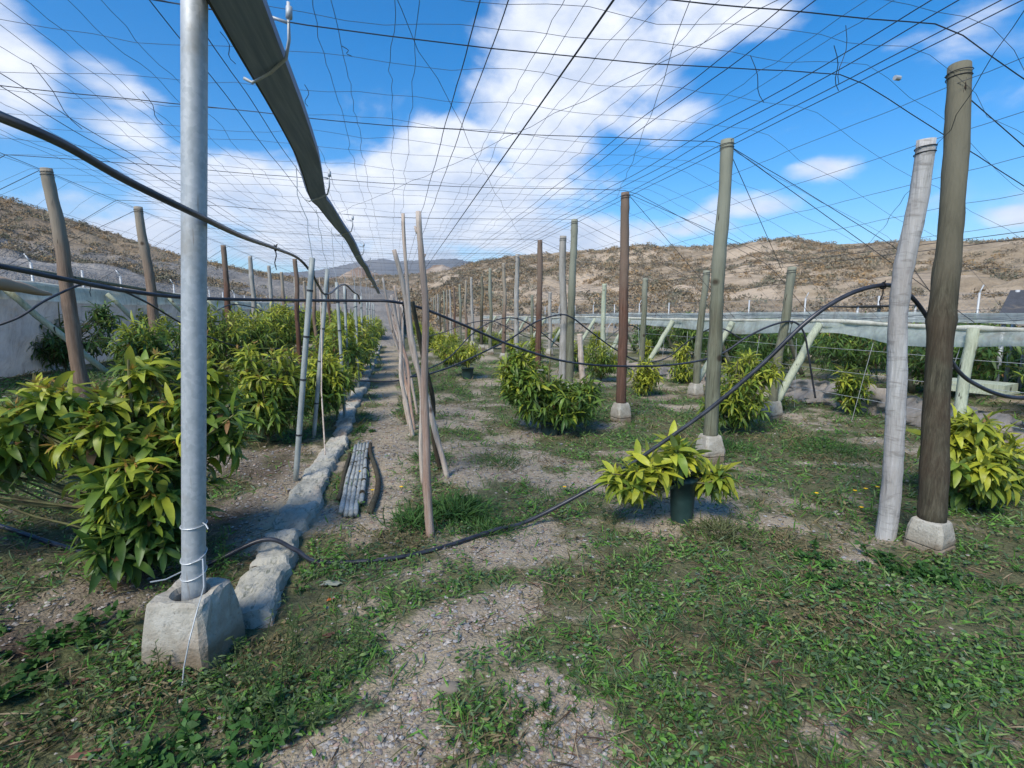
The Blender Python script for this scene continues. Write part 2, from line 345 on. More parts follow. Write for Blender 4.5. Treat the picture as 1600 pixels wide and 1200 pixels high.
# ------------------------------------------------------------------ the ground
def greenness(x, y):
    """0 bare .. 1 thick weeds"""
    x = np.asarray(x, float); y = np.asarray(y, float)
    n = fbm(x*1.1+3, y*1.1+7, 4, 21); n2 = fbm(x*3.3, y*3.3, 3, 33)
    g = .67+1.7*(n-.5)+1.4*(n2-.5)
    def sp(cx, cy, a, b, w): return w*np.exp(-(((x-cx)/a)**2+((y-cy)/b)**2))
    g = g+.5*sstep(x, .45, 1.2)*sstep(-y, -3.0, -1.9)
    g = g-.85*np.exp(-((x+.16)/.24)**2)*sstep(y, 3.2, 4.2)                      # trodden path beside the kerb
    for (cx, cy, a, b, w) in [(.0, 2.05, .27, .42, -.9), (-.2, 1.62, .30, .26, -.85), (-.1, 1.85, .1, .12, .5), (.36, 2.36, .25, .16, -.8), (.56, 1.68, .11, .17, -.7), (.27, 1.70, .13, .2, .8), (.68, 2.1, .12, .35, .5), (.38, 2.66, .22, .16, .5),
                              (.36, 3.75, .35, .3, .5), (-.52, 2.2, .2, .4, .6), (.95, 3.1, .35, .22, -.4), (1.14, 4.98, .6, .5, -.45), (1.3, 7.3, .6, 1.2, -.4), (1.5, 2.92, .25, .15, -.3), (3.8, 4.14, .5, .4, -.4), (2.8, 1.92, .25, .12, -.4),
                              (3.9, 6.5, 1.6, 2.2, .3), (4.3, 4.6, .6, .5, .4), (2.6, 8, .8, 2, .25), (-3.4, 5.5, 1.6, 2.5, .5), (-5.2, 9.2, 2, 1.2, .5), (-1.9, 3.9, .5, .3, -.4), (-1.5, 2.75, .45, .3, -.5), (-1.05, 1.7, .35, .4, -.35), (-1.1, 4.0, .25, .8, -.4), (.1, 2.9, .25, .2, -.3)]:
        g = g+sp(cx, cy, a, b, w)
    return np.clip(g, 0, 1)
def soilness(x, y):                                            # dark bark-mulched soil left of the kerb
    return sstep(-np.asarray(x, float), .85, 1.15)*(1-.8*sstep(-np.asarray(x, float), 2.0, 2.8))*(1-.6*sstep(np.asarray(y, float), 5, 9))*np.clip(1.6*fbm(np.asarray(x)*1.3, np.asarray(y)*1.3, 3, 51)-.2, 0, 1)
def axis(a, b, st, far, g=1.09):
    mid = list(np.arange(a, b, st)); lo = []; d = st; v = a
    while v > -far: d *= g; v -= d; lo.append(v)
    hi = []; d = st; v = mid[-1]
    while v < far: d *= g; v += d; hi.append(v)
    return np.array(lo[::-1]+mid+hi)
xs = axis(-4.2, 5.6, .032, 4500); ys = axis(.7, 8.5, .032, 4500)
X, Y = np.meshgrid(xs, ys); nx, ny = len(xs), len(ys)
Z = gz(X, Y)
Z += np.exp(-(X**2+(Y-3)**2)/60)*.022*(fbm(X*22, Y*22, 2, 77)-.5)
GR = greenness(X, Y); SO = soilness(X, Y)
i = np.arange(ny-1)[:, None]*nx+np.arange(nx-1)[None, :]
Q = np.stack([i, i+1, i+nx+1, i+nx], -1).reshape(-1, 4)
m = M['ground'] = mat('ground_earth', rough=.97, spec=.1); t, b = nodes(m)
w = wmap(t); at = N(t, 'ShaderNodeAttribute', attribute_name='Col'); sp = N(t, 'ShaderNodeSeparateColor'); t.links.new(at.outputs['Color'], sp.inputs[0])
v1 = N(t, 'ShaderNodeTexVoronoi'); v1.inputs['Scale'].default_value = 62; t.links.new(w, v1.inputs[0])
v2 = N(t, 'ShaderNodeTexVoronoi'); v2.inputs['Scale'].default_value = 130; t.links.new(w, v2.inputs[0])
bw = N(t, 'ShaderNodeRGBToBW'); t.links.new(v1.outputs['Color'], bw.inputs[0]); bw2 = N(t, 'ShaderNodeRGBToBW'); t.links.new(v2.outputs['Color'], bw2.inputs[0])
g1 = ramp(t, bw.outputs[0], [(.2, (.19, .16, .12)), (.45, (.29, .25, .19)), (.62, (.37, .33, .265)), (.8, (.46, .43, .37))])
g2 = ramp(t, bw2.outputs[0], [(.2, (.16, .135, .10)), (.5, (.29, .25, .195)), (.8, (.42, .39, .33))])
grav = mixc(t, .5, g1, g2); grav = mixc(t, .45, grav, ramp(t, noise(t, 16, 8, .75, w), [(.3, (.17, .13, .095)), (.5, (.30, .24, .18)), (.7, (.47, .41, .33))]))
br = noise(t, 1.7, 6, .6, w); fine = noise(t, 45, 5, .7, w)
earth = ramp(t, fine, [(.3, (.11, .085, .055)), (.5, (.22, .18, .125)), (.72, (.36, .31, .235))])
base = mixc(t, ramp(t, br, [(.42, (0, 0, 0)), (.6, (1, 1, 1))]), earth, grav)
base = mixc(t, ramp(t, noise(t, .55, 5, .6, w), [(.42, (.85, .85, .85)), (.62, (.1, .1, .1))]), base, (.44, .37, .265))
soil = ramp(t, fine, [(.32, (.022, .014, .010)), (.55, (.05, .033, .024)), (.68, (.10, .07, .05)), (.74, (.36, .30, .24))])
base = mixc(t, sp.outputs[1], base, soil)
gn = noise(t, 20, 6, .7, w)
grn = ramp(t, gn, [(.3, (.04, .045, .02)), (.5, (.085, .10, .04)), (.7, (.16, .165, .075))])
gf = mth(t, 'ADD', mth(t, 'MULTIPLY', sp.outputs[0], 1.1), mth(t, 'MULTIPLY', mth(t, 'SUBTRACT', gn, .5), 1.4))
base = mixc(t, mth(t, 'MULTIPLY', ramp(t, gf, [(.42, (0, 0, 0)), (.75, (1, 1, 1))]), .85), base, grn)
t.links.new(base, b.inputs['Base Color'])
bump(t, b, mth(t, 'ADD', mth(t, 'MULTIPLY', v1.outputs['Distance'], -.5), fine), .8, .02)
gcol = np.stack([GR.ravel(), SO.ravel(), 0*GR.ravel()], -1)
ground = mesh_np('ground', np.stack([X.ravel(), Y.ravel(), Z.ravel()], -1), [Q], m, None, gcol, True)
tag(ground, kind='structure')

# ------------------------------------------------------------------ hills
def elev(px, py):
    d = ray(px, py); return math.atan2(d[0], d[1]), d[2]/math.hypot(d[0], d[1])
def hill(name, sky, r0, R1, m, nr=60, na=260, amp=.25, seed=0, prof=1.0, back=1.35, strata=0):
    A = np.array([elev(*p) for p in sky]); o = np.argsort(A[:, 0]); A = A[o]
    az = np.linspace(A[0, 0], A[-1, 0], na); tl = np.interp(az, A[:, 0], A[:, 1])
    f = np.concatenate([np.linspace(0, 1, nr), np.linspace(1, 2, nr//4)[1:]])
    Fg, AZ = np.meshgrid(f, az); TL = np.repeat(tl[:, None], len(f), 1)
    rr = np.where(Fg <= 1, r0+(R1-r0)*Fg, R1*(1+(back-1)*(Fg-1)))
    ht = (TL*R1+H)
    hp = np.where(Fg <= 1, np.clip(Fg, 0, 1)**prof, 1-.5*(Fg-1)**1.5)
    x = rr*np.sin(AZ); y = rr*np.cos(AZ)
    k = np.sin(np.clip(Fg, 0, 1)*math.pi)
    gul = np.abs(fbm(x*12/R1+seed, y*12/R1, 4, seed)-.5)*2
    z = ht*hp*(1+amp*k*(fbm(x*9/R1, y*9/R1, 4, seed+3)-.5)*2)-amp*.45*ht*k*(1-gul)**3
    z += (fbm(x*.5, y*.5, 3, seed+5)-.5)*ht*.04*(Fg > .05)
    if strata: z += strata*np.sin(z*1.3+fbm(x*.05, y*.05, 2, 4)*9)*k
    z = np.where(Fg == 0, -1.0, z)
    n = len(f); i = np.arange(na-1)[:, None]*n+np.arange(n-1)[None, :]
    Q = np.stack([i, i+n, i+n+1, i+1], -1).reshape(-1, 4)
    ob = mesh_np(name, np.stack([x.ravel(), y.ravel(), z.ravel()], -1), [Q], m, None, None, True)
    tag(ob, kind='structure')
    def hz(a, fr):
        ia = np.clip((a-az[0])/(az[-1]-az[0])*(na-1), 0, na-1.001); ir = np.clip(fr*(nr-1), 0, nr-1.001)
        i0 = ia.astype(int); j0 = ir.astype(int); u = ia-i0; v = ir-j0
        def bl(Zg): return (Zg[i0, j0]*(1-u)+Zg[i0+1, j0]*u)*(1-v)+(Zg[i0, j0+1]*(1-u)+Zg[i0+1, j0+1]*u)*v
        return np.stack([bl(x), bl(y), bl(z)], -1)
    return ob, hz, (az[0], az[-1])
def hillmat(name, pal, grey, sandy, zlow, sc=1.0):
    m = mat(name, rough=.97, spec=.08); t, b = nodes(m); w = wmap(t)
    n1 = noise(t, .06*sc, 7, .62, w, .4); n2 = noise(t, .55*sc, 6, .7, w); n3 = noise(t, 1, 6, .65, w, .8, (.02*sc, .02*sc, .22*sc))
    c = ramp(t, n2, [(.3, pal[0]), (.45, pal[1]), (.6, pal[2]), (.75, pal[3])])
    c = mixc(t, ramp(t, n1, [(.5, (0, 0, 0)), (.6, (.85, .85, .85))]), c, sandy)
    c = mixc(t, mth(t, 'MULTIPLY', ramp(t, n3, [(.5, (0, 0, 0)), (.56, (1, 1, 1)), (.62, (0, 0, 0))]), .6), c, sandy)
    sx = N(t, 'ShaderNodeSeparateXYZ'); t.links.new(w, sx.inputs[0])
    zz = mth(t, 'ADD', sx.outputs[2], mth(t, 'MULTIPLY', mth(t, 'SUBTRACT', n1, .5), zlow*1.3))
    mr = N(t, 'ShaderNodeMapRange', interpolation_type='SMOOTHSTEP'); mr.inputs['From Min'].default_value = zlow*1.15; mr.inputs['From Max'].default_value = zlow*.85; t.links.new(zz, mr.inputs[0])
    gcol = mixc(t, ramp(t, n3, [(.42, (0, 0, 0)), (.58, (1, 1, 1))]), grey, tuple(x*.66 for x in grey))
    c = mixc(t, mth(t, 'MULTIPLY', mr.outputs[0], .85), c, gcol)
    t.links.new(c, b.inputs['Base Color']); bump(t, b, n2, .8, 1.2/sc)
    return m
PAL = [(.21, .17, .12), (.30, .235, .16), (.37, .29, .195), (.45, .36, .25)]
hmR = hillmat('ochre_hillside', PAL, (.36, .31, .245), (.54, .43, .31), 1.5)
hmL = hillmat('left_hillside', [(.17, .14, .10), (.25, .19, .13), (.33, .255, .17), (.4, .32, .23)], (.33, .315, .29), (.33, .25, .16), 7.3)
hmM = hillmat('middle_hillside', [(.2, .165, .12), (.28, .22, .155), (.36, .28, .19), (.43, .34, .25)], (.32, .29, .245), (.42, .33, .23), .6, .7)
hR, hzR, aR = hill('hill', [(655, 440), (700, 424), (740, 411), (800, 400), (860, 396), (905, 391), (960, 391), (1000, 387), (1060, 386), (1130, 384), (1200, 377), (1240, 377), (1290, 381), (1400, 379), (1480, 377), (1540, 381), (1600, 376), (1750, 372), (2000, 365), (2600, 350), (3600, 380)],
    42, 125, hmR, 90, 420, .26, 3, .8, strata=.22)
hL, hzL, aL = hill('hill_left', [(-1500, 250), (-700, 200), (-300, 230), (-100, 275), (0, 310), (60, 326), (130, 350), (200, 372), (280, 400), (330, 412), (365, 420), (420, 428), (480, 437), (540, 445), (620, 455)],
    24, 75, hmL, 70, 300, .2, 9, .9)
hM, hzM, aM = hill('hill_middle', [(300, 428), (380, 430), (450, 433), (520, 436), (560, 433), (620, 430), (680, 426), (760, 420), (860, 430)],
    48, 210, hmM, 60, 200, .2, 15, 1.0)
mm = mat('far_mountain_rock', rough=1, spec=0); t, b = nodes(mm); w = wmap(t)
c = ramp(t, noise(t, .0022, 6, .6, w), [(.35, (.10, .10, .09)), (.6, (.16, .145, .12)), (.7, (.2, .18, .15))]); t.links.new(c, b.inputs['Base Color'])
hill('mountain', [(300, 434), (400, 428), (480, 424), (520, 418), (560, 409), (590, 405), (602, 404), (620, 408), (650, 407), (680, 406), (710, 404), (730, 408), (745, 411), (770, 416), (900, 430)], 1900, 2900, mm, 30, 200, .25, 22, 1.1)
mp_ = mat('pale_far_slope', rough=1, spec=0); t, b = nodes(mp_); w = wmap(t)
c = ramp(t, noise(t, .012, 5, .6, w), [(.4, (.24, .17, .12)), (.55, (.45, .36, .27))]); t.links.new(c, b.inputs['Base Color'])
hill('far_slope', [(480, 440), (530, 432), (552, 420), (565, 416), (580, 424), (605, 432), (640, 432), (660, 424), (678, 415), (690, 413), (705, 419), (725, 424), (760, 430), (800, 434)], 400, 640, mp_, 30, 160, .3, 31, 1.0)

# scrub: countless dry bushes on the slopes, one mass
def leafblob(pos, size, cols, k, g, flat=.75):
    """k little triangles for each of the n shrubs"""
    n = len(pos); u = g.normal(0, 1, (n, k, 3)); u /= np.linalg.norm(u, axis=2)[..., None]; u[..., 2] = np.abs(u[..., 2])*flat
    c = pos[:, None, :]+u*(size[:, None, None]*(.45+.55*g.random((n, k, 1))))
    d = g.normal(0, 1, (n, k, 3, 3))*(size[:, None, None, None]*.105)
    V = (c[:, :, None, :]+d).reshape(-1, 3); T = np.arange(n*k*3).reshape(-1, 3)
    K = (cols[:, None, None, :]*(.72+.32*g.random((n, k, 1, 1)))*np.ones((1, 1, 3, 1))).reshape(-1, 3)
    return V, T, K
SC = np.array([(.29, .22, .14), (.34, .25, .145), (.28, .24, .18), (.24, .215, .15), (.36, .29, .195), (.31, .265, .2), (.21, .205, .14), (.40, .27, .14)])
def scrub(name, hz, ar, n, s0, s1, fmin, seed, k=22, label='', px=(0, 1)):
    g = np.random.default_rng(seed); a = g.uniform(ar[0], ar[1], n*3); f = g.uniform(fmin, 1.0, n*3)
    P = hz(a, f); keep = fbm(P[:, 0]*.05, P[:, 1]*.05, 5, seed, .65) > .36+.22*g.random(n*3); P = P[keep][:n]
    s = s0+(s1-s0)*g.random(len(P))**2.6
    V, T, K = leafblob(P, s, SC[g.integers(0, len(SC), len(P))], k, g)
    o = mesh_np(name, V, [T], M['scrub'], None, K); tag(o, label, 'scrub', None, 'stuff')
scrub('dry_scrub', hzR, (max(aR[0], -.2), 1.12), 12500, .25, 1.1, .0, 4, 60, 'dry ochre scrub dotted over the long hillside on the right')
scrub('dry_scrub', hzL, (-.75, -.1), 4500, .18, .7, .42, 5, 56, 'dark brown and ochre scrub on the upper slope at the left')
scrub('dry_scrub', hzM, (-.4, .15), 6000, .3, 1.6, .02, 6, 44, 'olive and rust scrub on the low hills at the end of the rows')

# ------------------------------------------------------------------ saplings
def leaf_template(segs, bend, fold, w):
    tt = np.linspace(0, 1, segs+1); wd = w*np.sin(np.clip(tt*.96+.02, 0, 1)**.85*math.pi)**.8+.004
    a = tt*bend; xx = np.concatenate([[0], np.cumsum(np.cos((a[1:]+a[:-1])/2)*np.diff(tt))]); zz = -np.concatenate([[0], np.cumsum(np.sin((a[1:]+a[:-1])/2)*np.diff(tt))])
    if fold is None:
        V = np.stack([np.stack([xx, -wd, zz], -1), np.stack([xx, wd, zz], -1)], 1).reshape(-1, 3); k = 2
    else:
        V = np.stack([np.stack([xx, -wd, zz+fold*wd], -1), np.stack([xx, 0*wd, zz], -1), np.stack([xx, wd, zz+fold*wd], -1)], 1).reshape(-1, 3); k = 3
    Q = []
    for s in range(segs):
        for j in range(k-1): Q.append([s*k+j, (s+1)*k+j, (s+1)*k+j+1, s*k+j+1])
    return V, np.array(Q)
def frames(d, g, roll=.35):
    d = d/(np.linalg.norm(d, axis=1)[:, None]+1e-9); up = np.array([0, 0, 1.0])+g.normal(0, roll, d.shape)
    y = np.cross(up, d); y /= np.linalg.norm(y, axis=1)[:, None]+1e-9; z = np.cross(d, y)
    return d, y, z
def put(T, P, d, y, z, s):
    V, Q = T; n = len(P)
    W_ = P[:, None, :]+s[:, None, None]*(V[None, :, 0, None]*d[:, None, :]+V[None, :, 1, None]*y[:, None, :]+V[None, :, 2, None]*z[:, None, :])
    QQ = (Q[None]+(np.arange(n)*len(V))[:, None, None]).reshape(-1, 4)
    return W_.reshape(-1, 3), QQ
def bush(name, loc, lobes, ncl, nlf, ll, yellow, seed, segs=4, pot=None, label=None, stems=True, buds=0.0, width=.094, group=None, cat='sapling'):
    """lobes: (dx, dy, dz, rx, ry, rz, weight) from the base"""
    g = np.random.default_rng(seed); root = empty(name, loc, label, cat, group); base = np.array(root.location)
    wts = np.array([l[6] for l in lobes]); ch = g.choice(len(lobes), ncl, p=wts/wts.sum()); Lb = np.array(lobes)[ch]
    u = g.normal(0, 1, (ncl, 3)); u /= np.linalg.norm(u, axis=1)[:, None]; rad = g.random(ncl)[:, None]**.42
    tip = Lb[:, :3]+u*rad*Lb[:, 3:6]; tip[:, 2] = np.maximum(tip[:, 2], .07)
    outw = u*Lb[:, 3:6]/Lb[:, 3:6].max(1)[:, None]; outw[:, 2] += .55; outw += g.normal(0, .2, outw.shape); outw /= np.linalg.norm(outw, axis=1)[:, None]
    young = np.clip((tip[:, 2]/max(l[2]+l[5] for l in lobes)-.35)*1.1*rad[:, 0]+g.normal(0, .22, ncl)+yellow+.12, 0, 1)
    geo_ = Geo(); ts = [leaf_template(segs, b_, .35 if segs > 2 else None, width) for b_ in (.35, .8, 1.25, 1.8)]
    up = np.cross(outw, [0, 0, 1.0]); up /= np.linalg.norm(up, axis=1)[:, None]+1e-9; vp = np.cross(outw, up)
    P = []; Dd = []; Sz = []; K = []
    green = np.array([.055, .12, .026]); mid = np.array([.15, .24, .036]); yel = np.array([.40, .42, .04])
    for j in range(nlf):
        th = j*2.39996+g.random(ncl)*.6; fr = j/nlf
        el = 1.05-1.25*fr+g.normal(0, .16, ncl)
        dr = outw*np.sin(el)[:, None]+(up*np.cos(th)[:, None]+vp*np.sin(th)[:, None])*np.cos(el)[:, None]
        dr[:, 2] -= .08+.38*fr
        P.append(tip-outw*(.02+ll*.75*fr)); Dd.append(dr); Sz.append(ll*(.55+.55*np.sin(min(1, fr*1.3+.25)*math.pi*.75))*g.uniform(.55, 1.3, ncl))
        y_ = np.clip(young-.5*fr+g.normal(0, .12, ncl)+.1, 0, 1)[:, None]
        kc = np.where(y_ < .5, green+(mid-green)*y_*2, mid+(yel-mid)*(y_*2-1))*g.uniform(.75, 1.25, (ncl, 1))
        K.append(np.where(g.random((ncl, 1)) < .035*(fr > .5), np.array([.26, .15, .07]), kc))
    P = np.concatenate(P); Dd = np.concatenate(Dd); Sz = np.concatenate(Sz); K = np.concatenate(K)
    d, y, z = frames(Dd, g); which = g.integers(0, 4, len(P))
    for w_ in range(4):
        k = which == w_
        if not k.any(): continue
        V, Q = put(ts[w_], P[k]+base, d[k], y[k], z[k], Sz[k]); geo_.add(V, Q, None, np.repeat(K[k], len(ts[w_][0]), 0))
    if buds:
        nb = int(ncl*buds); ib = np.argsort(-young)[:nb]; tb = leaf_template(2, .3, None, .12)
        for j in range(9):
            dr = outw[ib]*1.0+g.normal(0, .55, (nb, 3)); d2, y2, z2 = frames(dr, g)
            V, Q = put(tb, tip[ib]+base+outw[ib]*.01, d2, y2, z2, ll*g.uniform(.2, .45, nb)); geo_.add(V, Q, None, np.tile(np.array([.33, .2, .05]), (len(V), 1)))
    leaves = geo_.build('leaves', M['leaf'], root, True)
    st = Geo(); top = max(l[2]+l[5]*.6 for l in lobes); z0 = 0.0
    if pot: z0 = pot[1]-.03
    p = np.array([[0, 0, z0], [.01, .01, top*.35], [-.02, .015, top*.7], [0, 0, top]])+base; st.tube(p, [.018, .015, .011, .006], 6)
    nbm = ncl if ncl < 110 else 110
    for i_ in range(nbm):
        h0 = z0+(min(tip[i_, 2]*.8, top*.8)-z0)*g.uniform(.2, .85); a0 = base+np.array([0, 0, max(h0, .05)]); a1 = base+tip[i_]
        md = (a0+a1)/2+np.array([0, 0, -.02])+g.normal(0, .015, 3); st.tube([a0, md, a1-outw[i_]*.02, a1], [.008, .006, .004, .003], 4, False)
    st.build('stem', M['stem'], root)
    if pot:
        r_, h_ = pot; pg = Geo(); a = [0, h_*.5, h_*.93, h_*.93, h_, h_]; rr = [r_*.82, r_*.92, r_, r_*1.07, r_*1.09, r_*.98]
        pts = np.array([[0, 0, q] for q in a])+base; pg.tube(pts, rr, 20, False); po = pg.build('pot', M['pot'], root, True)
        sg = Geo(); sg.tube(np.array([[0, 0, h_*.9], [0, 0, h_*.94]])+base, [r_*.98, r_*.98], 16); sg.build('soil', M['soil'], po)
    return root
def at(x, y): return (x, y, float(gz(x, y)))
GL = 'avocado saplings planted in rows'
bush('avocado_sapling', at(-1.40, 3.14), [(.0, 0, .52, .38, .34, .38, 1.0), (-.1, .05, .86, .32, .3, .24, .6), (-.62, -.05, .80, .30, .26, .2, .35), (-1.0, -.05, .72, .28, .24, .2, .3), (.30, .15, .82, .26, .26, .26, .45), (.0, -.12, .28, .26, .26, .2, .4), (-.02, .1, 1.12, .14, .14, .12, .12), (.28, .2, 1.08, .12, .12, .12, .1), (-.38, 0, .98, .14, .12, .1, .12)],
     290, 14, .150, .2, 1, 5, None, 'large leafy sapling spreading behind the thick galvanised pipe in the foreground', buds=.35, width=.125, group=GL)
bush('avocado_sapling', at(-1.42, 6.1), [(0, 0, .74, .48, .42, .42, 1), (.05, 0, .42, .4, .35, .25, .5)], 190, 13, .15, .28, 2, 3, None, 'sapling just right of the thick pipe, behind the first thin leaning pole', buds=.1, group=GL)
bush('avocado_sapling', at(-1.02, 7.1), [(.05, 0, .55, .42, .42, .40, 1)], 160, 13, .15, .3, 3, 3, None, 'low sapling behind the second thin grey pole, drooping over the kerb', group=GL)
bush('avocado_sapling', at(-.98, 9.0), [(.1, 0, .9, .33, .45, .55, 1), (0, 0, .4, .3, .4, .3, .4)], 100, 11, .15, .25, 4, 3, None, 'tall sapling among the thin grey poles where the kerb breaks off', group=GL)
# right-hand rows
bush('avocado_sapling', at(1.88, 6.05), [(.1, 0, .42, .55, .5, .28, 1.0), (-.35, .3, .7, .3, .3, .35, .75), (-.3, .4, .95, .2, .2, .2, .25), (.4, 0, .55, .3, .3, .18, .35), (-.2, .2, .6, .4, .4, .3, .6)],
     330, 13, .15, .15, 5, 3, (.13, .16), 'widest bush in the middle, dark green, beside the twin posts', group=GL, width=.10)
bush('potted_sapling', at(2.0, 3.2), [(-.07, 0, .50, .15, .2, .12, 1), (-.27, -.0, .42, .18, .18, .09, .7), (-.46, -.02, .36, .14, .16, .08, .5), (.22, -.04, .35, .16, .16, .06, .6)],
     66, 12, .15, .62, 6, 5, (.092, .32), 'yellow green sapling in a tall dark pot, nearest on the right of the sagging hose', group=GL, width=.14)
bush('avocado_sapling', at(4.32, 2.98), [(0, 0, .42, .42, .40, .32, 1), (.2, 0, .30, .35, .3, .22, .5), (-.05, 0, .68, .2, .2, .15, .25)],
     120, 12, .15, .58, 7, 4, None, 'bright yellow green sapling right of the leaning pair of thick posts', group=GL, width=.14)
bush('avocado_sapling', at(4.15, 5.55), [(0, 0, .42, .42, .36, .34, 1), (.35, .2, .78, .42, .36, .24, .7)], 190, 13, .14, .42, 8, 3, None, 'bushy yellowish sapling right behind the tall green post', group=GL)
bush('avocado_sapling', at(4.45, 8.55), [(0, 0, .38, .3, .3, .32, 1)], 80, 11, .14, .75, 9, 3, None, 'round yellow sapling just right of the red brown post', group=GL)
bush('avocado_sapling', at(6.1, 10.0), [(0, 0, .3, .36, .34, .25, 1), (-.05, 0, .62, .2, .2, .25, .5)], 80, 11, .14, .72, 10, 3, None, 'yellow pyramid shaped sapling in front of the pale net band', group=GL)
bush('avocado_sapling', at(6.55, 6.2), [(0, 0, .42, .26, .3, .38, 1)], 70, 11, .15, .4, 11, 3, None, 'sapling left of the white barked post, in front of the net on the ground', group=GL)
bush('avocado_sapling', at(5.9, 6.9), [(0, 0, .13, .3, .2, .1, 1)], 22, 10, .14, .15, 12, 3, None, 'small flat dark green seedling near the grey net heap on the ground', group=GL)
bush('potted_sapling', at(1.63, 11.7), [(0, 0, .62, .42, .5, .26, 1), (-.35, .4, .72, .4, .45, .25, .6)], 110, 11, .15, .5, 13, 2, (.14, .26), 'wide yellowish sapling in a dark pot beyond the tripod of sticks', group=GL)
bush('avocado_sapling', at(4.6, 12.6), [(0, 0, .45, .38, .4, .35, 1)], 75, 10, .15, .3, 14, 2, (.14, .2), 'green potted sapling behind the leaning board between twin and red posts', group=GL)
# left terrace
bush('avocado_sapling', at(-5.6, 10.4), [(0, 0, .6, .8, .6, .42, 1), (-.3, 0, .5, .6, .5, .3, .5), (.5, .3, 1.0, .25, .25, .35, .25)], 170, 11, .17, -.5, 15, 3, None, 'dark green bush in front of the grey net wall at far left', group=GL)
bush('avocado_sapling', at(-3.25, 7.9), [(0, 0, .6, .55, .5, .42, 1), (0, 0, .35, .5, .4, .25, .4)], 150, 12, .155, .08, 16, 3, None, 'full green bush between the two nearest brown posts on the left', group=GL)
protos = []
for k, (lb, nc, yl, sd_) in enumerate([([(0, 0, .62, .55, .55, .5, 1)], 110, .3, 41), ([(0, 0, .5, .5, .5, .42, 1), (.1, .1, .9, .3, .3, .28, .4)], 115, .42, 42), ([(0, 0, .55, .62, .5, .45, 1)], 120, .15, 43), ([(0, 0, .42, .4, .4, .35, 1), (0, 0, .72, .2, .2, .2, .3)], 80, .62, 44)]):
    protos.append([lb, nc, yl, sd_, None])
def row_bush(k, x, y, sc, label):
    lb, nc, yl, sd_, o = protos[k]
    if o is None:
        o = bush('avocado_sapling', (0, 0, 0), lb, int(nc*1.5), 11, .15, yl+.08, sd_, 2, None, label, group=GL); protos[k][4] = o
        o.location = at(x, y); o.scale = (sc,)*3; return o
    return copy_thing(o, at(x, y), random.uniform(0, 6.28), sc, label)
ORD = ['nearest', 'second', 'third', 'fourth', 'fifth', 'sixth', 'seventh', 'eighth', 'ninth', 'tenth', 'eleventh', 'twelfth', 'thirteenth', 'fourteenth', 'fifteenth', 'sixteenth', 'seventeenth', 'eighteenth', 'nineteenth', 'twentieth', 'twenty first', 'twenty second', 'twenty third', 'twenty fourth']
for i_, y in enumerate([10.6, 12.2, 13.9, 15.8, 17.9, 20.2, 22.8, 26, 29.5, 33]):
    row_bush([1, 0, 1, 0, 1, 0, 1, 0, 1, 0][i_], -1.12+random.uniform(-.1, .1), y, random.uniform(1.1, 1.35), ORD[i_]+' of the dense saplings receding along the left of the kerb')
for i_, y in enumerate([9.9, 11.6, 13.4, 15.4, 17.6, 20.5, 24, 28, 32]):
    row_bush([0, 2, 0, 1, 0, 2, 1, 0, 1][i_], -3.0+random.uniform(-.15, .15), y, random.uniform(1.1, 1.3), ORD[i_]+' yellow green sapling in the inner row on the left terrace')
for i_, y in enumerate([13.6, 16.5, 19.5, 23, 27]):
    row_bush([2, 0, 2, 1, 2][i_], -5.6+random.uniform(-.15, .15), y, random.uniform(1.05, 1.3), ORD[i_]+' sapling of the row along the grey net wall, past the dark one')
for i_, y in enumerate([14.6, 17.4, 20.3, 23.4, 27, 31, 35.5]):
    row_bush([1, 3, 0, 1, 3, 1, 0][i_], 1.35+random.uniform(-.2, .2), y, random.uniform(.85, 1.0), ORD[i_]+' sapling beyond the wide potted one, lining the path on its right')
for i_, y in enumerate([10.6, 15.2, 18, 21.5, 25.5, 30]):
    row_bush([0, 1, 3, 0, 1, 3][i_], 4.3+random.uniform(-.2, .2), y, random.uniform(.7, .9), ORD[i_]+' sapling between the two rows of posts on the right')
for i_, (x, y) in enumerate([(7.6, 14.5), (7.8, 19), (7.9, 24)]):
    row_bush([3, 1, 0][i_], x, y, .8, ORD[i_]+' sapling beside the foot of the net band, far right rows')
GO = 'dark orchard trees behind the net band'
k = 0
oo = None
for x0 in (9.6, 12.4, 15.4):
    for j in range(8):
        y = 3.0+j*2.1+(x0-9.6)*.45; x = x0+random.uniform(-.3, .3)
        px_lab = ['first', 'second', 'third'][int((x0-9.6)/2.6)]
        lab = '%s dark orchard tree from the right, %s line behind the net band' % (['first', 'second', 'third', 'fourth', 'fifth', 'sixth', 'seventh', 'eighth'][j], px_lab)
        if oo is None:
            oo = bush('orchard_tree', (0, 0, 0), [(0, 0, .85, .95, .95, .62, 1), (.2, .1, .45, .9, .9, .4, .5)], 300, 9, .19, -.35, 91, 2, None, lab, group=GO, cat='tree'); oo.location = at(x, y)
            o2 = bush('orchard_tree', (0, 0, 0), [(0, 0, .75, 1.0, .9, .6, 1), (-.3, 0, 1.1, .4, .4, .35, .3)], 300, 9, .18, -.1, 92, 2, None, lab, group=GO, cat='tree'); o2['label'] = ''; first2 = True
        elif first2 and j == 1:
            o2.location = at(x, y); o2['label'] = lab; first2 = False
        else: copy_thing(o2 if (j+int(x0)) % 3 == 0 else oo, at(x, y), random.uniform(0, 6.28), random.uniform(.82, 1.1), lab)

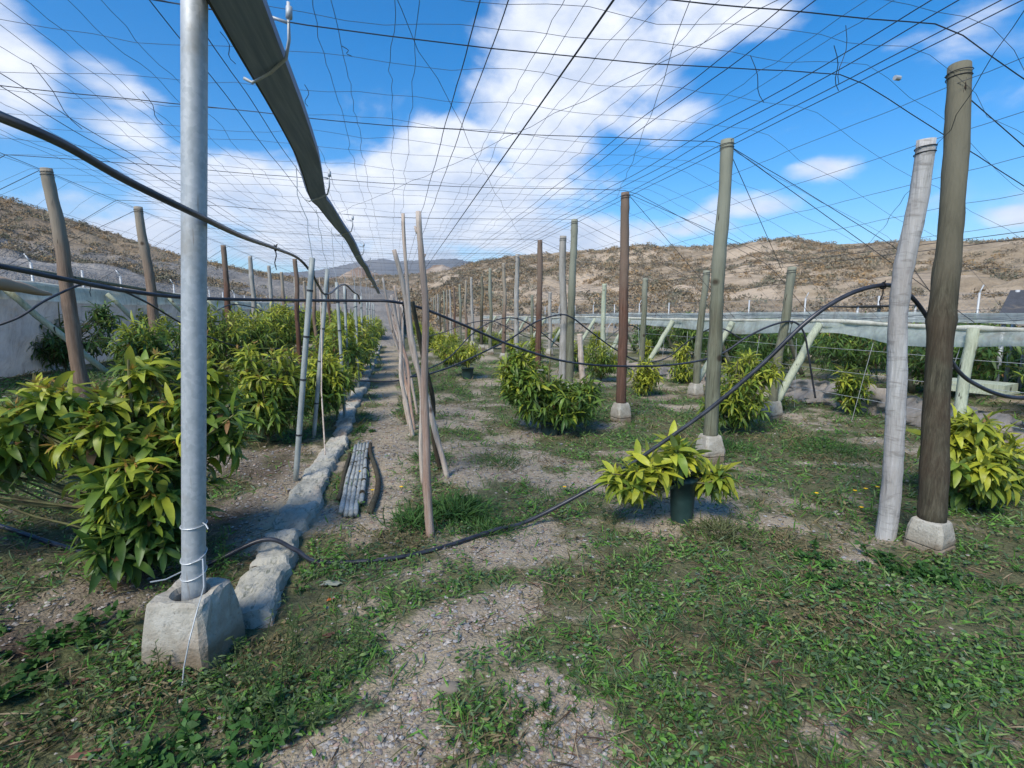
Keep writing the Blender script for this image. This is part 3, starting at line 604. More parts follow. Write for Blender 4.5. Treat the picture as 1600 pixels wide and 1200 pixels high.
# ------------------------------------------------------------------ posts
def pole_geo(top, r0, r1, seed, wob=.02, n=44, knots=5, sides=14, z0=0.0, rough=.03):
    g = np.random.default_rng(seed); s = np.linspace(0, 1, n); top = np.array(top, float)
    P = np.outer(s, top); P[:, 2] = z0+(top[2]-z0)*s
    ph = g.random(4)*6.28; P[:, 0] += wob*np.sin(s*5+ph[0])*np.sin(s*math.pi)+wob*.4*np.sin(s*13+ph[1])*np.sin(s*math.pi); P[:, 1] += wob*np.sin(s*4+ph[2])*np.sin(s*math.pi)
    r = r0+(r1-r0)*s; r = r*(1+.03*np.sin(s*17+ph[3]))
    for k in range(knots): r = r*(1+g.uniform(.03, .11)*np.exp(-((s-g.uniform(.08, .95))/.016)**2))
    return P, r
def footing(geo_, loc, w=.30, h=.26, plinth=True, rz=0, seed=0):
    g = np.random.default_rng(seed); x, y, z = loc; ca, sa = math.cos(rz), math.sin(rz)
    def ring(hw, zz, ch=.2):
        c = hw*(1-ch); p = np.array([(-c, -hw), (c, -hw), (hw, -c), (hw, c), (c, hw), (-c, hw), (-hw, c), (-hw, -c)])+g.normal(0, w*.012, (8, 2))
        q = p@np.array([[ca, sa], [-sa, ca]]); return np.hstack([q+np.array([x, y]), np.full((8, 1), z+zz)+g.normal(0, w*.008, (8, 1))])
    a = []
    if plinth: a += [ring(w*.52, -.08), ring(w*.50, h*.22), ring(w*.42, h*.25), ring(w*.50, h*.28)]
    else: a += [ring(w*.52, -.1)]
    a += [ring(w*.5, h*.42), ring(w*.46, h*.7), ring(w*.39, h*.95, .2), ring(w*.36, h, .25)]
    n = len(a); V = np.vstack(a+[np.array([[x, y, z+h*1.01]])]); j = np.arange(8); k = (j+1) % 8
    Q = np.vstack([np.stack([i*8+j, i*8+k, (i+1)*8+k, (i+1)*8+j], -1) for i in range(n-1)])
    geo_.add(V, Q, np.stack([(n-1)*8+j, (n-1)*8+k, np.full(8, n*8)], -1))
def wooden_post(loc, top, r0, r1, m, seed, label, foot=None, group=None, wob=.02, sides=14, collar=False, name='wooden_post', z0=0.0, wires=True):
    root = empty(name, loc, label, 'post', group); b0 = np.array(root.location)
    fz = 0.0
    if foot: fz = foot[1]*.85
    P, r = pole_geo(top, r0, r1, seed, wob, z0=fz+z0 if foot else z0-.05, sides=sides)
    pg = Geo(); pg.tube(P+b0, r, sides, True, None, .035, seed); pob = pg.build('pole', M[m], root, True)
    if foot:
        f = Geo(); footing(f, b0, foot[0], foot[1], foot[2], foot[3] if len(foot) > 3 else 0, seed); f.build('footing', M['concrete'], root)
    if wires:
        wg = Geo(); zt = P[-1, 2]
        for zz in (zt-.06, zt-.09):
            k = int(np.argmin(abs(P[:, 2]-zz))); a = np.linspace(0, 6.4, 14); wg.tube(np.stack([P[k, 0]+(r[k]+.006)*np.cos(a), P[k, 1]+(r[k]+.006)*np.sin(a), np.full(14, zz)+.004*a], -1)+b0, .003, 4, False)
        wg.build('wire_tie', M['wire'], pob)
    return root
GA = 'tall net posts of the right hand row'
wooden_post(at(3.28, 2.42), (.28, .36, 3.05), .075, .062, 'dark_wood', 1, 'thick dark brown post on a concrete block at the right edge of the frame', (.205, .2, True, .25), GA, .012, 20)
wooden_post(at(3.16, 2.62), (-.14, -.12, 2.48), .058, .047, 'white_bark', 2, 'bleached white barked post leaning against the thick dark post', None, GA, .035, 20)
rowA = [(3.09, 4.49, 'green_wood', 'tall greenish post with a concrete foot, second in the right row'), (3.07, 6.55, 'red_wood', 'tall reddish brown post with a concrete foot, third in the right row'),
        (3.03, 8.62, 'green_wood', 'green post with a dark foot, right one of the twin posts behind the widest bush'), (3.15, 11.1, 'red_wood', 'slim reddish post next beyond the twin posts'),
        (3.3, 13.9, 'grey_wood', 'pale grey post, second beyond the twin posts')]
for i_, (x, y, m_, lab) in enumerate(rowA):
    wooden_post(at(x, y), (random.uniform(-.03, .05), random.uniform(-.04, .04), 3.1), .071 if i_ < 1 else .07, .056, m_, 20+i_, lab, (.225 if i_ < 2 else .22, .27, True, .2*i_), GA, .013, wires=i_ < 3)
wooden_post(at(2.92, 8.7), (-.02, 0, 2.82), .066, .056, 'grey_wood', 31, 'pale weathered post, left one of the twin posts behind the widest bush', None, GA)
wooden_post(at(3.28, 8.55), (-.10, 0, 1.15), .055, .05, 'stick_wood', 32, 'short bare leaning plank at the foot of the twin posts', None, None, .005, 8, name='leaning_board', wires=False)
mats_ = ['brown_wood', 'grey_wood', 'red_wood', 'green_wood', 'brown_wood', 'grey_wood', 'dark_wood', 'green_wood']
cn = {'brown_wood': 'brown', 'grey_wood': 'pale grey', 'red_wood': 'reddish', 'green_wood': 'greenish', 'dark_wood': 'dark'}
ya = 16.5; i_ = 0
while ya < 62:
    m_ = mats_[(i_*3) % 8]; wooden_post(at(3.45+.012*(ya-16)+random.uniform(-.08, .08), ya), (random.uniform(-.06, .06), 0, 3.1+random.uniform(-.08, .08)), .068, .055, m_, 50+i_,
        '%s post, %s beyond the twin posts in the tall right row' % (cn[m_], ORD[min(i_+2, 23)]), (.25, .22, True) if i_ < 5 else None, GA, .03, 8, wires=False)
    ya += 2.3 if i_ < 5 else 2.8; i_ += 1
GB = 'short outer posts at the right edge of the net'
rowB = [(5.24, 6.2, .25, .1, 'brace'), (5.24, 8.12, .1, 0, 'green_wood'), (5.26, 10.3, .05, 0, 'green_wood'), (5.3, 12.5, 0, 0, 'brace'), (5.3, 14.9, 0, 0, 'green_wood'), (5.35, 17.4, 0, 0, 'grey_wood'), (5.4, 20, 0, 0, 'brace'), (5.4, 22.8, 0, 0, 'green_wood'), (5.5, 26, 0, 0, 'grey_wood'), (5.5, 29.5, 0, 0, 'brace'), (5.6, 33.5, 0, 0, 'green_wood')]
for i_, (x, y, lx, ly, m_) in enumerate(rowB):
    wooden_post(at(x, y), (lx, ly, 2.25 if i_ else 2.15), .064, .056, 'green_wood' if i_ % 2 == 0 else m_, 80+i_, '%s of the short pale green posts on the right, counted towards the hills' % ORD[i_], (.22, .27, True, .1*i_) if i_ < 7 else None, GB, .02, 10, wires=i_ < 2)
GS = 'slanting braces under the pale net band'
def strut(p0, p1, r, m_, seed, label, group, name='brace_pole'):
    root = empty(name, p0, label, 'brace', group); P = np.linspace(p0, p1, 8); g = np.random.default_rng(seed); P[1:-1] += g.normal(0, .006, (6, 3))
    gg = Geo(); gg.tube(P, [r]*8, 8, True, None, .04, seed); gg.build('pole', M[m_], root, True); return root
for i_, y in enumerate([4.2, 6.28, 8.3, 10.4, 12.6, 15, 17.6, 20.4, 23.4, 27, 31]):
    strut(np.array([5.32 if i_ else 5.9, y+.02, .12]), np.array([6.12, y+.12, 1.34]), .055, 'brace', 100+i_, '%s of the pale slanting braces holding the net band on the right' % ORD[i_], GS)
for i_, y in enumerate([4.3, 7.1, 9.8, 12.5, 15.4, 18.6]):
    strut(np.array([9.5, y+.5, .0]), np.array([8.6, y+.3, 1.45]), .055, 'green_wood', 120+i_, '%s of the slanting grey supports under the farther net band on the right' % ORD[i_], 'slanting supports of the farther net band')
# left row
GLp = 'crooked brown posts of the left hand row'
left = [(-3.72, 7.0, 'brown_wood', .11, -.02), (-3.72, 9.1, 'brown_wood', .1, 0), (-3.8, 11.4, 'red_wood', .05, 0), (-3.88, 13.65, 'red_wood', .04, 0), (-3.88, 16.0, 'grey_wood', 0, 0), (-4.05, 19.0, 'grey_wood', 0, 0), (-4.2, 21.8, 'brown_wood', 0, 0), (-4.2, 24.6, 'grey_wood', 0, 0), (-4.3, 27.6, 'brown_wood', 0, 0), (-4.3, 30.8, 'red_wood', 0, 0), (-4.4, 34.5, 'grey_wood', 0, 0), (-4.4, 39, 'brown_wood', 0, 0)]
for i_, (x, y, m_, lx, ly) in enumerate(left):
    zb = float(gz(x, y)); wooden_post((x+lx, y, zb), (-lx, ly, 3.1-zb), .078 if i_ < 4 else .07, .058, m_, 140+i_, '%s post %s in the left row, counted from the camera' % (cn[m_], ORD[i_]), None, GLp, .018, 12 if i_ < 3 else 8, wires=i_ < 2)
for i_, (x, y) in enumerate([(-2.2, 13), (-2.3, 16.5), (-2.3, 20), (-2.4, 24), (-2.4, 28.5)]):
    zb = float(gz(x, y)); wooden_post((x, y, zb), (0, 0, 2.55), .055, .05, 'red_wood' if i_ % 2 == 0 else 'brown_wood', 160+i_, '%s slim dark stake between the kerb and the left post row' % ORD[i_], None, 'slim stakes on the left terrace', .03, 7, wires=False)

# ------------------------------------------------------------------ front pipe and gutter
PB = np.array([-.905, 2.36, 0.0]); PB[2] = float(gz(PB[0], PB[1]))
root = empty('galvanised_pipe', PB, 'thick galvanised pipe standing in a concrete block at front left', 'pipe')
P0 = np.array([-.905, 2.36, .12]); P1 = np.array([-.70, 2.36, 2.78])
g_ = Geo(); g_.tube(np.linspace(P0, P1, 12), [.046]*12, 28); g_.build('pole', M['galv'], root, True)
# block with an open socket: hand shaped, the front face hollowed
g2 = np.random.default_rng(3); f = Geo()
def blk(hw, hd, z, ch=.18, j=.006, dx=0, dy=0):
    pts = []
    base_ = [(-hw, -hd), (hw, -hd), (hw, hd), (-hw, hd)]
    for k in range(4):
        a = np.array(base_[k-1]); b2 = np.array(base_[k])
        for s in np.linspace(ch*.4, 1-ch*.4, 7): pts.append(a+(b2-a)*s)
    pts = np.array(pts)+g2.normal(0, j, (28, 2)); th = -.28
    pts = pts@np.array([[math.cos(th), math.sin(th)], [-math.sin(th), math.cos(th)]])
    return np.hstack([pts+PB[:2]+np.array([dx, dy]), np.full((28, 1), PB[2]+z)+g2.normal(0, j*.7, (28, 1))])
def circ(r, z): a = np.arange(28)*2*math.pi/28-2.7; return np.stack([PB[0]+r*np.cos(a), PB[1]+r*np.sin(a), np.full(28, PB[2]+z)], -1)
rings = [blk(.150, .15, -.12, j=.002), blk(.149, .148, .02, j=.002), blk(.146, .143, .1, j=.002), blk(.137, .132, .17, j=.002), blk(.126, .120, .235, j=.003), blk(.120, .114, .262, j=.003), blk(.110, .104, .276, j=.004)]
# socket rim: reorder circle so it matches the square rings by angle
def match(r, z):
    ref = rings[-1]; a = np.arctan2(ref[:, 1]-PB[1], ref[:, 0]-PB[0]); return np.stack([PB[0]+r*np.cos(a), PB[1]+r*np.sin(a), np.full(28, PB[2]+z)], -1)
rings += [match(.078, .268), match(.066, .245), match(.06, .17), match(.01, .165)]
V = np.vstack(rings); j = np.arange(28); k = (j+1) % 28
f.add(V, np.vstack([np.stack([i*28+j, i*28+k, (i+1)*28+k, (i+1)*28+j], -1) for i in range(len(rings)-1)]))
f.build('footing', M['concrete'], root, False)
wt = Geo()
def loop(zc, tilt, r=.05, tail=None, turns=1.1, ph=0):
    x0 = P0+(P1-P0)*((zc-P0[2])/(P1[2]-P0[2])); a = np.linspace(0, 6.283*turns, 40)+ph
    p = np.stack([x0[0]+r*np.cos(a), x0[1]+r*np.sin(a), zc+tilt*np.sin(a+.6)], -1)
    if tail is not None: p = np.vstack([p, tail])
    wt.tube(p, .0028, 5, False)
loop(.60, .004, tail=[(-.80, 2.30, .615), (-.79, 2.29, .60)], ph=1)
loop(.46, .02, ph=4.2, tail=[(-.82, 2.29, .47), (-.80, 2.22, .38), (-.82, 2.19, .30), (-.84, 2.14, .2), (-.86, 2.12, .1), (-.87, 2.10, .0), (-.88, 2.06, -.01)])
loop(.38, .015, tail=[(-.97, 2.30, .39), (-1.02, 2.28, .395)], ph=1.2)
wt.build('wire_tie', M['tiewire'], root)

gy = np.concatenate([np.linspace(1.2, 6.0, 30), np.linspace(6.2, 26, 60)]); gn_ = np.random.default_rng(8)
gx = np.interp(gy, [1.2, 2.4, 3.4, 4.5, 5.3, 5.8, 7, 9, 12, 16, 26], [-.55, -.565, -.59, -.635, -.69, -.72, -.70, -.68, -.67, -.66, -.66]); gzz = 2.72+.025*np.cos(gy*1.35)-.06*np.exp(-((gy-5.7)/.45)**2)-.012*(gy-6)*(gy > 6)
tw = .05+.10*np.sin(gy*1.1+.5)+.16*np.exp(-((gy-6.6)/.5)**2)
prof_ = np.array([(-.140, .070), (-.134, .073), (-.098, .0), (.112, .0), (.114, .060), (.120, .058), (.118, -.005), (-.101, -.005)])
root = empty('rain_gutter', (-.565, 2.36, 2.72), 'long dark grey sheet gutter hanging overhead along the kerb', 'gutter')
V = []
for i_ in range(len(gy)):
    c_, s_ = math.cos(tw[i_]), math.sin(tw[i_]); q = prof_*np.array([np.interp(gy[i_], [2.2, 3.5, 5.5, 6.2, 9], [.92, .86, .72, .62, .55]), .8]); V.append(np.stack([gx[i_]+q[:, 0]*c_-q[:, 1]*s_, np.full(8, gy[i_]), gzz[i_]+q[:, 0]*s_+q[:, 1]*c_], -1))
V = np.vstack(V); n = len(gy); j = np.arange(8); k = (j+1) % 8
Qg = np.vstack([np.stack([i*8+j, i*8+k, (i+1)*8+k, (i+1)*8+j], -1) for i in range(n-1)])
g_ = Geo(); g_.add(V, Qg); g_.build('channel', M['gutter'], root)
g_ = Geo(); kq = np.interp(gy, [2.2, 3.5, 5.5, 6.2, 9], [.92, .86, .72, .62, .55]); g_.tube(np.stack([gx-.100*kq, gy, gzz-.002+.100*kq*(-np.sin(tw))], -1), .007, 6); g_.build('lip', M['gutter_lip'], root)
for i_, yy in enumerate([3.05, 5.75, 8.3, 10.9, 13.5, 16.5, 20]):
    x0 = float(np.interp(yy, gy, gx)); z0 = float(np.interp(yy, gy, gzz)); g_ = Geo()
    g_.tube([(x0-.13, yy, z0-.01), (x0-.09, yy-.005, z0-.03), (x0+.02, yy-.12, z0-.022), (x0+.12, yy-.26, z0-.008), (x0+.145, yy-.3, z0+.06), (x0+.15, yy-.3, z0+.22)], .008, 7)
    g_.tube([(x0+.15, yy-.3, z0+.13), (x0+.06, yy-.3, z0+.15)], .007, 6); g_.tube([(x0+.15, yy-.3, z0+.15), (x0+.153, yy-.3, z0+.2)], .015, 8)
    g_.build('bracket', M['galv'], root, True)

# ------------------------------------------------------------------ kerb
ky = np.arange(2.5, 27, .03); ng = 19; V = []
kw = .122+.025*(fbm(ky*1.7, ky*0, 3, 61)-.5)*2; kh = .062+.02*(fbm(ky*1.3, ky*0+4, 3, 62)-.5)*2; kcx = KX(ky)+.04*(fbm(ky*.9, ky*0+9, 2, 63)-.5)*2
crk = sum(np.exp(-((ky-c_)/.022)**2) for c_ in (3.02, 3.58, 4.05, 4.72, 5.2, 5.8, 7.0, 7.6, 9.1, 10.0, 11.2, 12.6, 14)); kh *= 1-.7*np.clip(crk, 0, 1)
kcx = kcx+.03*np.interp(ky, [2.5, 3.02, 3.03, 3.58, 3.59, 4.72, 4.73, 5.8, 5.81, 7, 7.01, 9, 27], [0, .2, -.5, -.3, .4, .5, -.2, 0, .5, .4, -.3, 0, 0])
gap = np.exp(-((ky-6.35)/.12)**2)+.8*np.exp(-((ky-8.3)/.15)**2)+.5*np.exp(-((ky-3.55)/.06)**2); kh *= (1-.85*np.clip(gap, 0, 1)); kw *= (1-.3*np.clip(gap, 0, 1))
for i_, y in enumerate(ky):
    s = np.linspace(-1, 1, ng); z = kh[i_]*(1-np.abs(s)**10)*(1+.18*s)-.04*(np.abs(s) > .99); x = kcx[i_]+s*kw[i_]*(1.0+.05*(y < 3))
    if i_ == 0: z = z*0-.04
    V.append(np.stack([x, np.full(ng, y), float(gz(kcx[i_], y))*.6+z], -1))
V = np.vstack(V); V[:, 2] += .05*(fbm(V[:, 0]*7, V[:, 1]*3, 3, 71)-.5)+.03*(fbm(V[:, 0]*30, V[:, 1]*26, 3, 72)-.5); V[:, 0] += .05*(fbm(V[:, 1]*5, V[:, 1]*0, 4, 73)-.5)+.045*(fbm(V[:, 1]*14, V[:, 2]*3, 3, 74)-.5)
n = len(ky); i = np.arange(n-1)[:, None]*ng+np.arange(ng-1)[None, :]; Q = np.stack([i, i+1, i+ng+1, i+ng], -1).reshape(-1, 4)
tag(mesh_np('concrete_kerb', V, [Q], M['kerb'], None, None, False), 'rough lumpy concrete kerb running between the path and the left saplings', 'kerb')

# ------------------------------------------------------------------ thin grey poles along the kerb
GT_ = 'thin grey poles leaning along the kerb'
thin = [(-.90, 4.73, -.66, 4.73, 1.97), (-.97, 6.3, -.72, 6.28, 2.0), (-.72, 7.5, -.76, 7.6, 1.93), (-.78, 8.9, -.78, 9.0, 1.95), (-.72, 10.4, -.7, 10.4, 1.9), (-.86, 11.6, -.8, 11.6, 1.9), (-.74, 12.4, -.72, 12.5, 1.9), (-.84, 13.8, -.8, 13.8, 1.9), (-.78, 15.5, -.74, 15.5, 1.9), (-.8, 17.4, -.75, 17.5, 1.9), (-.8, 19.6, -.75, 19.6, 1.9), (-.8, 22, -.78, 22, 1.9)]
for i_, (x, y, x1, y1, z1) in enumerate(thin):
    p0 = np.array([x, y, float(gz(x, y))-.02]); root = empty('thin_pole', p0, '%s of the thin grey poles standing along the kerb, counted from the thick pipe' % ORD[i_], 'pole', GT_)
    P = np.linspace(p0, (x1, y1, z1), 14); r = np.full(14, .024 if i_ < 2 else .022); g_ = Geo(); g_.tube(P, r, 10); pob = g_.build('pole', M['thinpole'], root, True)
    for s in (.22, .47, .66, .86): c = P[0]+(P[-1]-P[0])*s; dd = (P[-1]-P[0])/np.linalg.norm(P[-1]-P[0]); g_ = Geo(); g_.tube([c-dd*.008, c+dd*.008], [.0275]*2, 8); g_.build('ring', M['wire'], pob)
    xg = float(np.interp(y1, gy, gx))-.1; zg = float(np.interp(y1, gy, gzz))-.03; g_ = Geo()
    ts_ = np.linspace(0, 1, 8)[:, None]; pw = P[-1]+(np.array([xg, y1, zg])-P[-1])*ts_; pw[1:-1] += np.random.default_rng(i_).normal(0, .012, (6, 3)); g_.tube(pw, .0035, 4, False); g_.build('hanger_wire', M['tiewire'], root)
root = empty('thin_stick', (-.72, 4.9, .12), 'slender pinkish cane stuck in the kerb beside the first grey pole', 'stick')
g_ = Geo(); g_.tube([(-.70, 5.2, .12), (-.76, 5.6, .7), (-.77, 5.9, 1.2), (-.80, 6.2, 1.9)], [.008, .007, .006, .005], 6); g_.build('cane', M['stick_wood'], root)

# ------------------------------------------------------------------ crooked sticks right of the path
GK = 'crooked sticks propped in pairs along the path'
sticks = [((.20, 3.35), (.17, 3.35, 2.13), .030, .018, 'stick_red', 'reddish brown upright stick with a forked top, nearest of the tripod'),
          ((.21, 4.46), (.10, 4.42, 2.31), .021, .014, 'stick_wood', 'thin pale stick of the tripod ending high above the path'),
          ((.44, 4.59), (.02, 4.6, 2.04), .026, .020, 'stick_wood', 'bleached stick of the tripod leaning up to the left'),
          ((.40, 4.85), (.16, 4.5, 1.6), .022, .018, 'dark_wood', 'dark stick hidden behind the bleached leg of the tripod'),
          ((.19, 6.3), (-.02, 6.35, 1.72), .026, .018, 'stick_wood', 'pale stick of the second group, slanting left over the path'),
          ((.22, 6.6), (.0, 6.9, 1.75), .023, .016, 'stick_red', 'brownish stick crossing its pale neighbour in the second group'),
          ((.16, 6.9), (-.12, 6.8, 1.95), .021, .014, 'stick_wood', 'tallest thin bleached stick of the second group'),
          ((.30, 7.6), (.02, 7.7, 1.9), .022, .016, 'stick_wood', 'straight pale stick right behind the second group')]
for i_, (b0, tp, r0, r1, m_, lab) in enumerate(sticks):
    p0 = np.array([b0[0], b0[1], float(gz(*b0))-.03]); root = empty('crooked_stick', p0, lab, 'stick', GK)
    P, r = pole_geo(np.array(tp)-p0, r0, r1, 200+i_, .034 if i_ else .022, 30, 6, 9); g_ = Geo(); g_.tube(P+p0, r, 9, True, None, .05, i_)
    if i_ == 0:
        q = P[-3]+p0; g_.tube([q, q+np.array([-.02, 0, .03]), q+np.array([-.03, 0, .06])], [.012, .010, .006], 6); q = P[-5]+p0; g_.tube([q, q+np.array([.025, 0, .04])], [.012, .006], 6)
    g_.build('shaft', M[m_], root, True)
yy = 8.8; i_ = 0
while yy < 37:
    for s in (0, 1):
        bx = .22+random.uniform(-.05, .08); tx = random.uniform(-.18, .0) if s == 0 else random.uniform(.0, .25); p0 = np.array([bx, yy+s*.4, float(gz(bx, yy))-.03]); side = ('left', 'right')[s]
        root = empty('crooked_stick', p0, '%s leaning stick of the %s distant pair along the path' % (side, ORD[i_] if i_ else 'first'), 'stick', GK)
        P, r = pole_geo(np.array([tx-bx, random.uniform(-.5, .5), random.uniform(1.7, 2.2)]), .028, .018, 220+i_*2+s, .03, 14, 3, 7); g_ = Geo(); g_.tube(P+p0, r, 7); g_.build('shaft', M['stick_wood' if (i_+s) % 3 else 'stick_red'], root, True)
    yy += 1.9; i_ += 1

# bundle of poles on the ground
GP = 'poles lying on the ground by the kerb'
blab = ['leftmost brownish pole of the bundle lying by the kerb', 'second pole from the left in the grey bundle by the kerb', 'third pole from the left in the grey bundle', 'fourth pole from the left in the grey bundle', 'fifth pole in the bundle, the one with a dark strap near its end', 'sixth pole from the left, grey, ending short', 'crooked dark branch lying at the right of the pole bundle']
for i_ in range(7):
    x0 = [-.475, -.43, -.39, -.352, -.318, -.288, -.215][i_]; x1 = [-.50, -.46, -.43, -.40, -.37, -.335, -.25][i_]; y0 = [4.15, 3.84, 3.80, 3.78, 3.80, 4.0, 3.82][i_]; y1 = [5.5, 5.85, 5.95, 5.9, 5.95, 5.9, 5.85][i_]
    p0 = np.array([x0, y0, float(gz(x0, y0))+.035]); root = empty('ground_pole', p0, blab[i_], 'pole', GP); s = np.linspace(0, 1, 16)
    P = np.stack([x0+(x1-x0)*s+(.05*np.sin(s*5) if i_ == 6 else .004*np.sin(s*9+i_)), y0+(y1-y0)*s, gz(x0, y0+(y1-y0)*s)+.032+.006*(i_ % 2)], -1)
    g_ = Geo(); g_.tube(P, np.linspace(.021, .018, 16)*(1.15 if i_ == 6 else .95), 9, True, None, .03, i_); pob = g_.build('shaft', M['dark_wood' if i_ in (0, 6) else 'mottled'], root, True)
    if i_ not in (0, 6):
        for s_ in (.1, .27, .45, .63, .82):
            c = P[0]+(P[-1]-P[0])*(s_+.02*math.sin(i_*3)); g_ = Geo(); g_.tube([c-np.array([0, .012, 0]), c+np.array([0, .012, 0])], [.0225]*2, 9); g_.build('band', M['dark_wood'], pob)

# ------------------------------------------------------------------ overhead wire net
net = empty('wire_net', (0, 6, 3.1), 'overhead trellis of wires stretched between the post tops across the whole plot', 'wire net')
NX = np.array([-8.0, -5.5, -3.8, -1.5, 0, 1.5, 3.1, 5.3, 6.15, 8.6]); NZ = np.array([1.75, 2.0, 3.1, 3.07, 3.06, 3.07, 3.1, 2.2, 1.42, 1.5])
gw = np.random.default_rng(77)
def nz_(x): return np.interp(x, NX, NZ)
def wav(n, a, k=3):
    v = gw.normal(0, 1, n); v = np.convolve(v, np.ones(k)/k, 'same'); return v*a
Ys = np.concatenate([np.arange(-1.5, 12, .15), np.arange(12, 62, .9)])
lx = []
x = -3.35
while x < 3.1: lx += [x, x+.13+random.uniform(-.02, .03)]; x += random.uniform(.33, .44)
for i_, x in enumerate(lx):
    strong = (i_//2) % 4 == 2 or (x > 1.6 and (i_//2) % 2 == 0); a = .003 if strong else .020
    P = np.stack([x+wav(len(Ys), a), Ys, nz_(x)+wav(len(Ys), a*.8)-.02*np.sin(Ys*1.45)**2], -1); g_ = Geo(); g_.tube(P, .0034 if strong else .0018, 4, False); g_.build('long_wire', M['wire'] if strong else M['thinwire'], net)
for x in list(np.arange(-7.6, -3.8, .42))+list(np.arange(3.5, 8.4, .42)):
    P = np.stack([x+wav(len(Ys), .008), Ys, nz_(x)+wav(len(Ys), .008)], -1); g_ = Geo(); g_.tube(P, .002, 4, False); g_.build('long_wire', M['thinwire'], net)
for x in (-3.8, 3.1, 3.16, 5.3, 5.36):
    P = np.stack([x+wav(len(Ys), .002), Ys, nz_(x)+wav(len(Ys), .002)+.0], -1); g_ = Geo(); g_.tube(P, .0032, 5, False); g_.build('long_cable', M['wire'], net)
P = np.stack([0*Ys+1.11, Ys, 0*Ys+3.04], -1)[::3]; g_ = Geo(); g_.tube(P, .0062, 6, False); g_.build('long_cable', M['wire'], net)
Xs = np.arange(-8, 8.6, .2)
yc = list(np.cumsum(np.concatenate([[.3], gw.uniform(.26, .58, 36), gw.uniform(.5, 1.3, 26)])))
for y in yc[:88]:
    P = np.stack([Xs, y+wav(len(Xs), .032, 2)+gw.uniform(.04, .13)*np.sin(Xs*gw.uniform(.8, 1.7)+y)+gw.uniform(-.02, .02)*Xs, nz_(Xs)+wav(len(Xs), .018)-.03], -1); g_ = Geo(); g_.tube(P, .0015, 4, False); g_.build('cross_wire', M['thinwire'], net)
for y in [.6, 2.42, 3.05, 4.55, 6.5, 8.65, 11.1, 13.8, 16.4, 19, 22, 26, 31, 37]:
    P = np.stack([Xs, y+wav(len(Xs), .006)+.12*np.sin(Xs*.45+1) if y < 4 else y+wav(len(Xs), .006), nz_(Xs)+wav(len(Xs), .004)-.015-.02*np.cos(Xs)], -1); g_ = Geo(); g_.tube(P, .0034, 5, False); g_.build('cross_cable', M['wire'], net)
g_ = Geo()
for (x, y, dx, dy, dz) in [(2.5, 2.6, .05, .06, -.28), (2.62, 2.8, .16, .1, -.2), (2.2, 3.0, .2, .1, -.22), (-.9, 3.4, .05, .1, -.12), (-.25, 3.4, .06, 0, -.05), (-2.2, 4.1, .2, .1, -.35), (-1.7, 4.4, .1, .05, -.2), (-.55, 4.0, .02, 0, -.14)]:
    z = float(nz_(x)); s = np.linspace(0, 1, 7); g_ = Geo(); g_.tube(np.stack([x+dx*s+.02*np.sin(s*6), y+dy*s, z+dz*s**.8], -1), .0024, 4, False); g_.build('loose_wire', M['wire'], net)
for (a_, c_) in [((1.0, 1.2, 3.06), (3.1, 7.0, 3.1)), ((-.4, 1.4, 3.06), (3.1, 12.0, 3.1)), ((2.0, 1.0, 3.08), (5.3, 5.0, 2.2)), ((-3.8, 3.0, 3.1), (-.6, 12, 3.06)), ((2.6, .8, 3.1), (-1.0, 9.0, 3.05))]:
    g_ = Geo(); P = np.linspace(a_, c_, 30); P[1:-1] += gw.normal(0, .008, (28, 3)); P[:, 2] -= .10*np.sin(np.linspace(0, math.pi, 30)); g_.tube(P, .002, 4, False); g_.build('diagonal_wire', M['wire'], net)
# guy wires of the outer posts
for (a_, c_) in [((3.1, 4.5, 3.08), (5.24, 6.2, 2.1)), ((3.1, 4.5, 3.08), (6.1, 4.3, 1.4)), ((3.6, 2.9, 3.05), (6.1, 2.6, 1.45)), ((3.07, 6.55, 3.08), (5.24, 6.2, 2.2)), ((3.07, 6.55, 3.08), (6.1, 8.3, 1.4)), ((-3.8, 7, 3.08), (-5.5, 6.8, 2)), ((-3.75, 9.1, 3.05), (-5.5, 8.8, 2))]:
    g_ = Geo(); g_.tube(np.linspace(a_, c_, 6), .0036, 5, False); g_.build('guy_wire', M['wire'], net)
root = empty('wire_insulator', (3.35, 3.02, 3.08), 'small white block threaded on the cross wire beside the thick dark post', 'insulator'); g_ = Geo(); g_.tube([(3.33, 3.02, 3.07), (3.37, 3.02, 3.07)], [.016, .016], 10); g_.build('block', M['tiewire'], root)

# ------------------------------------------------------------------ hoses
def spline(pts, n=80):
    p = np.array(pts, float); p = np.vstack([2*p[0]-p[1], p, 2*p[-1]-p[-2]]); out = []
    m_ = len(p)-3
    for i in range(m_):
        for t_ in np.linspace(0, 1, max(3, n//m_), endpoint=i == m_-1):
            a, b_, c_, d_ = p[i:i+4]; out.append(.5*((2*b_)+(-a+c_)*t_+(2*a-5*b_+4*c_-d_)*t_**2+(-a+3*b_-3*c_+d_)*t_**3))
    return np.array(out)
def hose(pts, r, label, ties=(), n=110):
    P = spline(pts, n); root = empty('irrigation_hose', P[0], label, 'hose'); g_ = Geo(); g_.tube(P, r, 10); g_.build('tube', M['hose'], root, True)
    for c in ties:
        q = np.array(c); g_ = Geo(); a = np.linspace(0, 12.6, 22); g_.tube(np.stack([q[0]+.006*np.sin(a*2), q[1]+(r+.004)*np.cos(a), q[2]+(r+.006)*np.sin(a)], -1), .005, 5, False)
        g_.tube([q, q+[.005, 0, -.05], q+[-.01, .005, -.10], q+[.0, 0, -.15]], [.005, .004, .004, .003], 5); g_.tube([q, q+[.015, 0, .03]], [.006, .004], 5); g_.build('tie', M['strap'], root)
    return root
def Yp(px, py, y): d = ray(px, py); return np.array([0, 0, H])+d*(y/d[1])
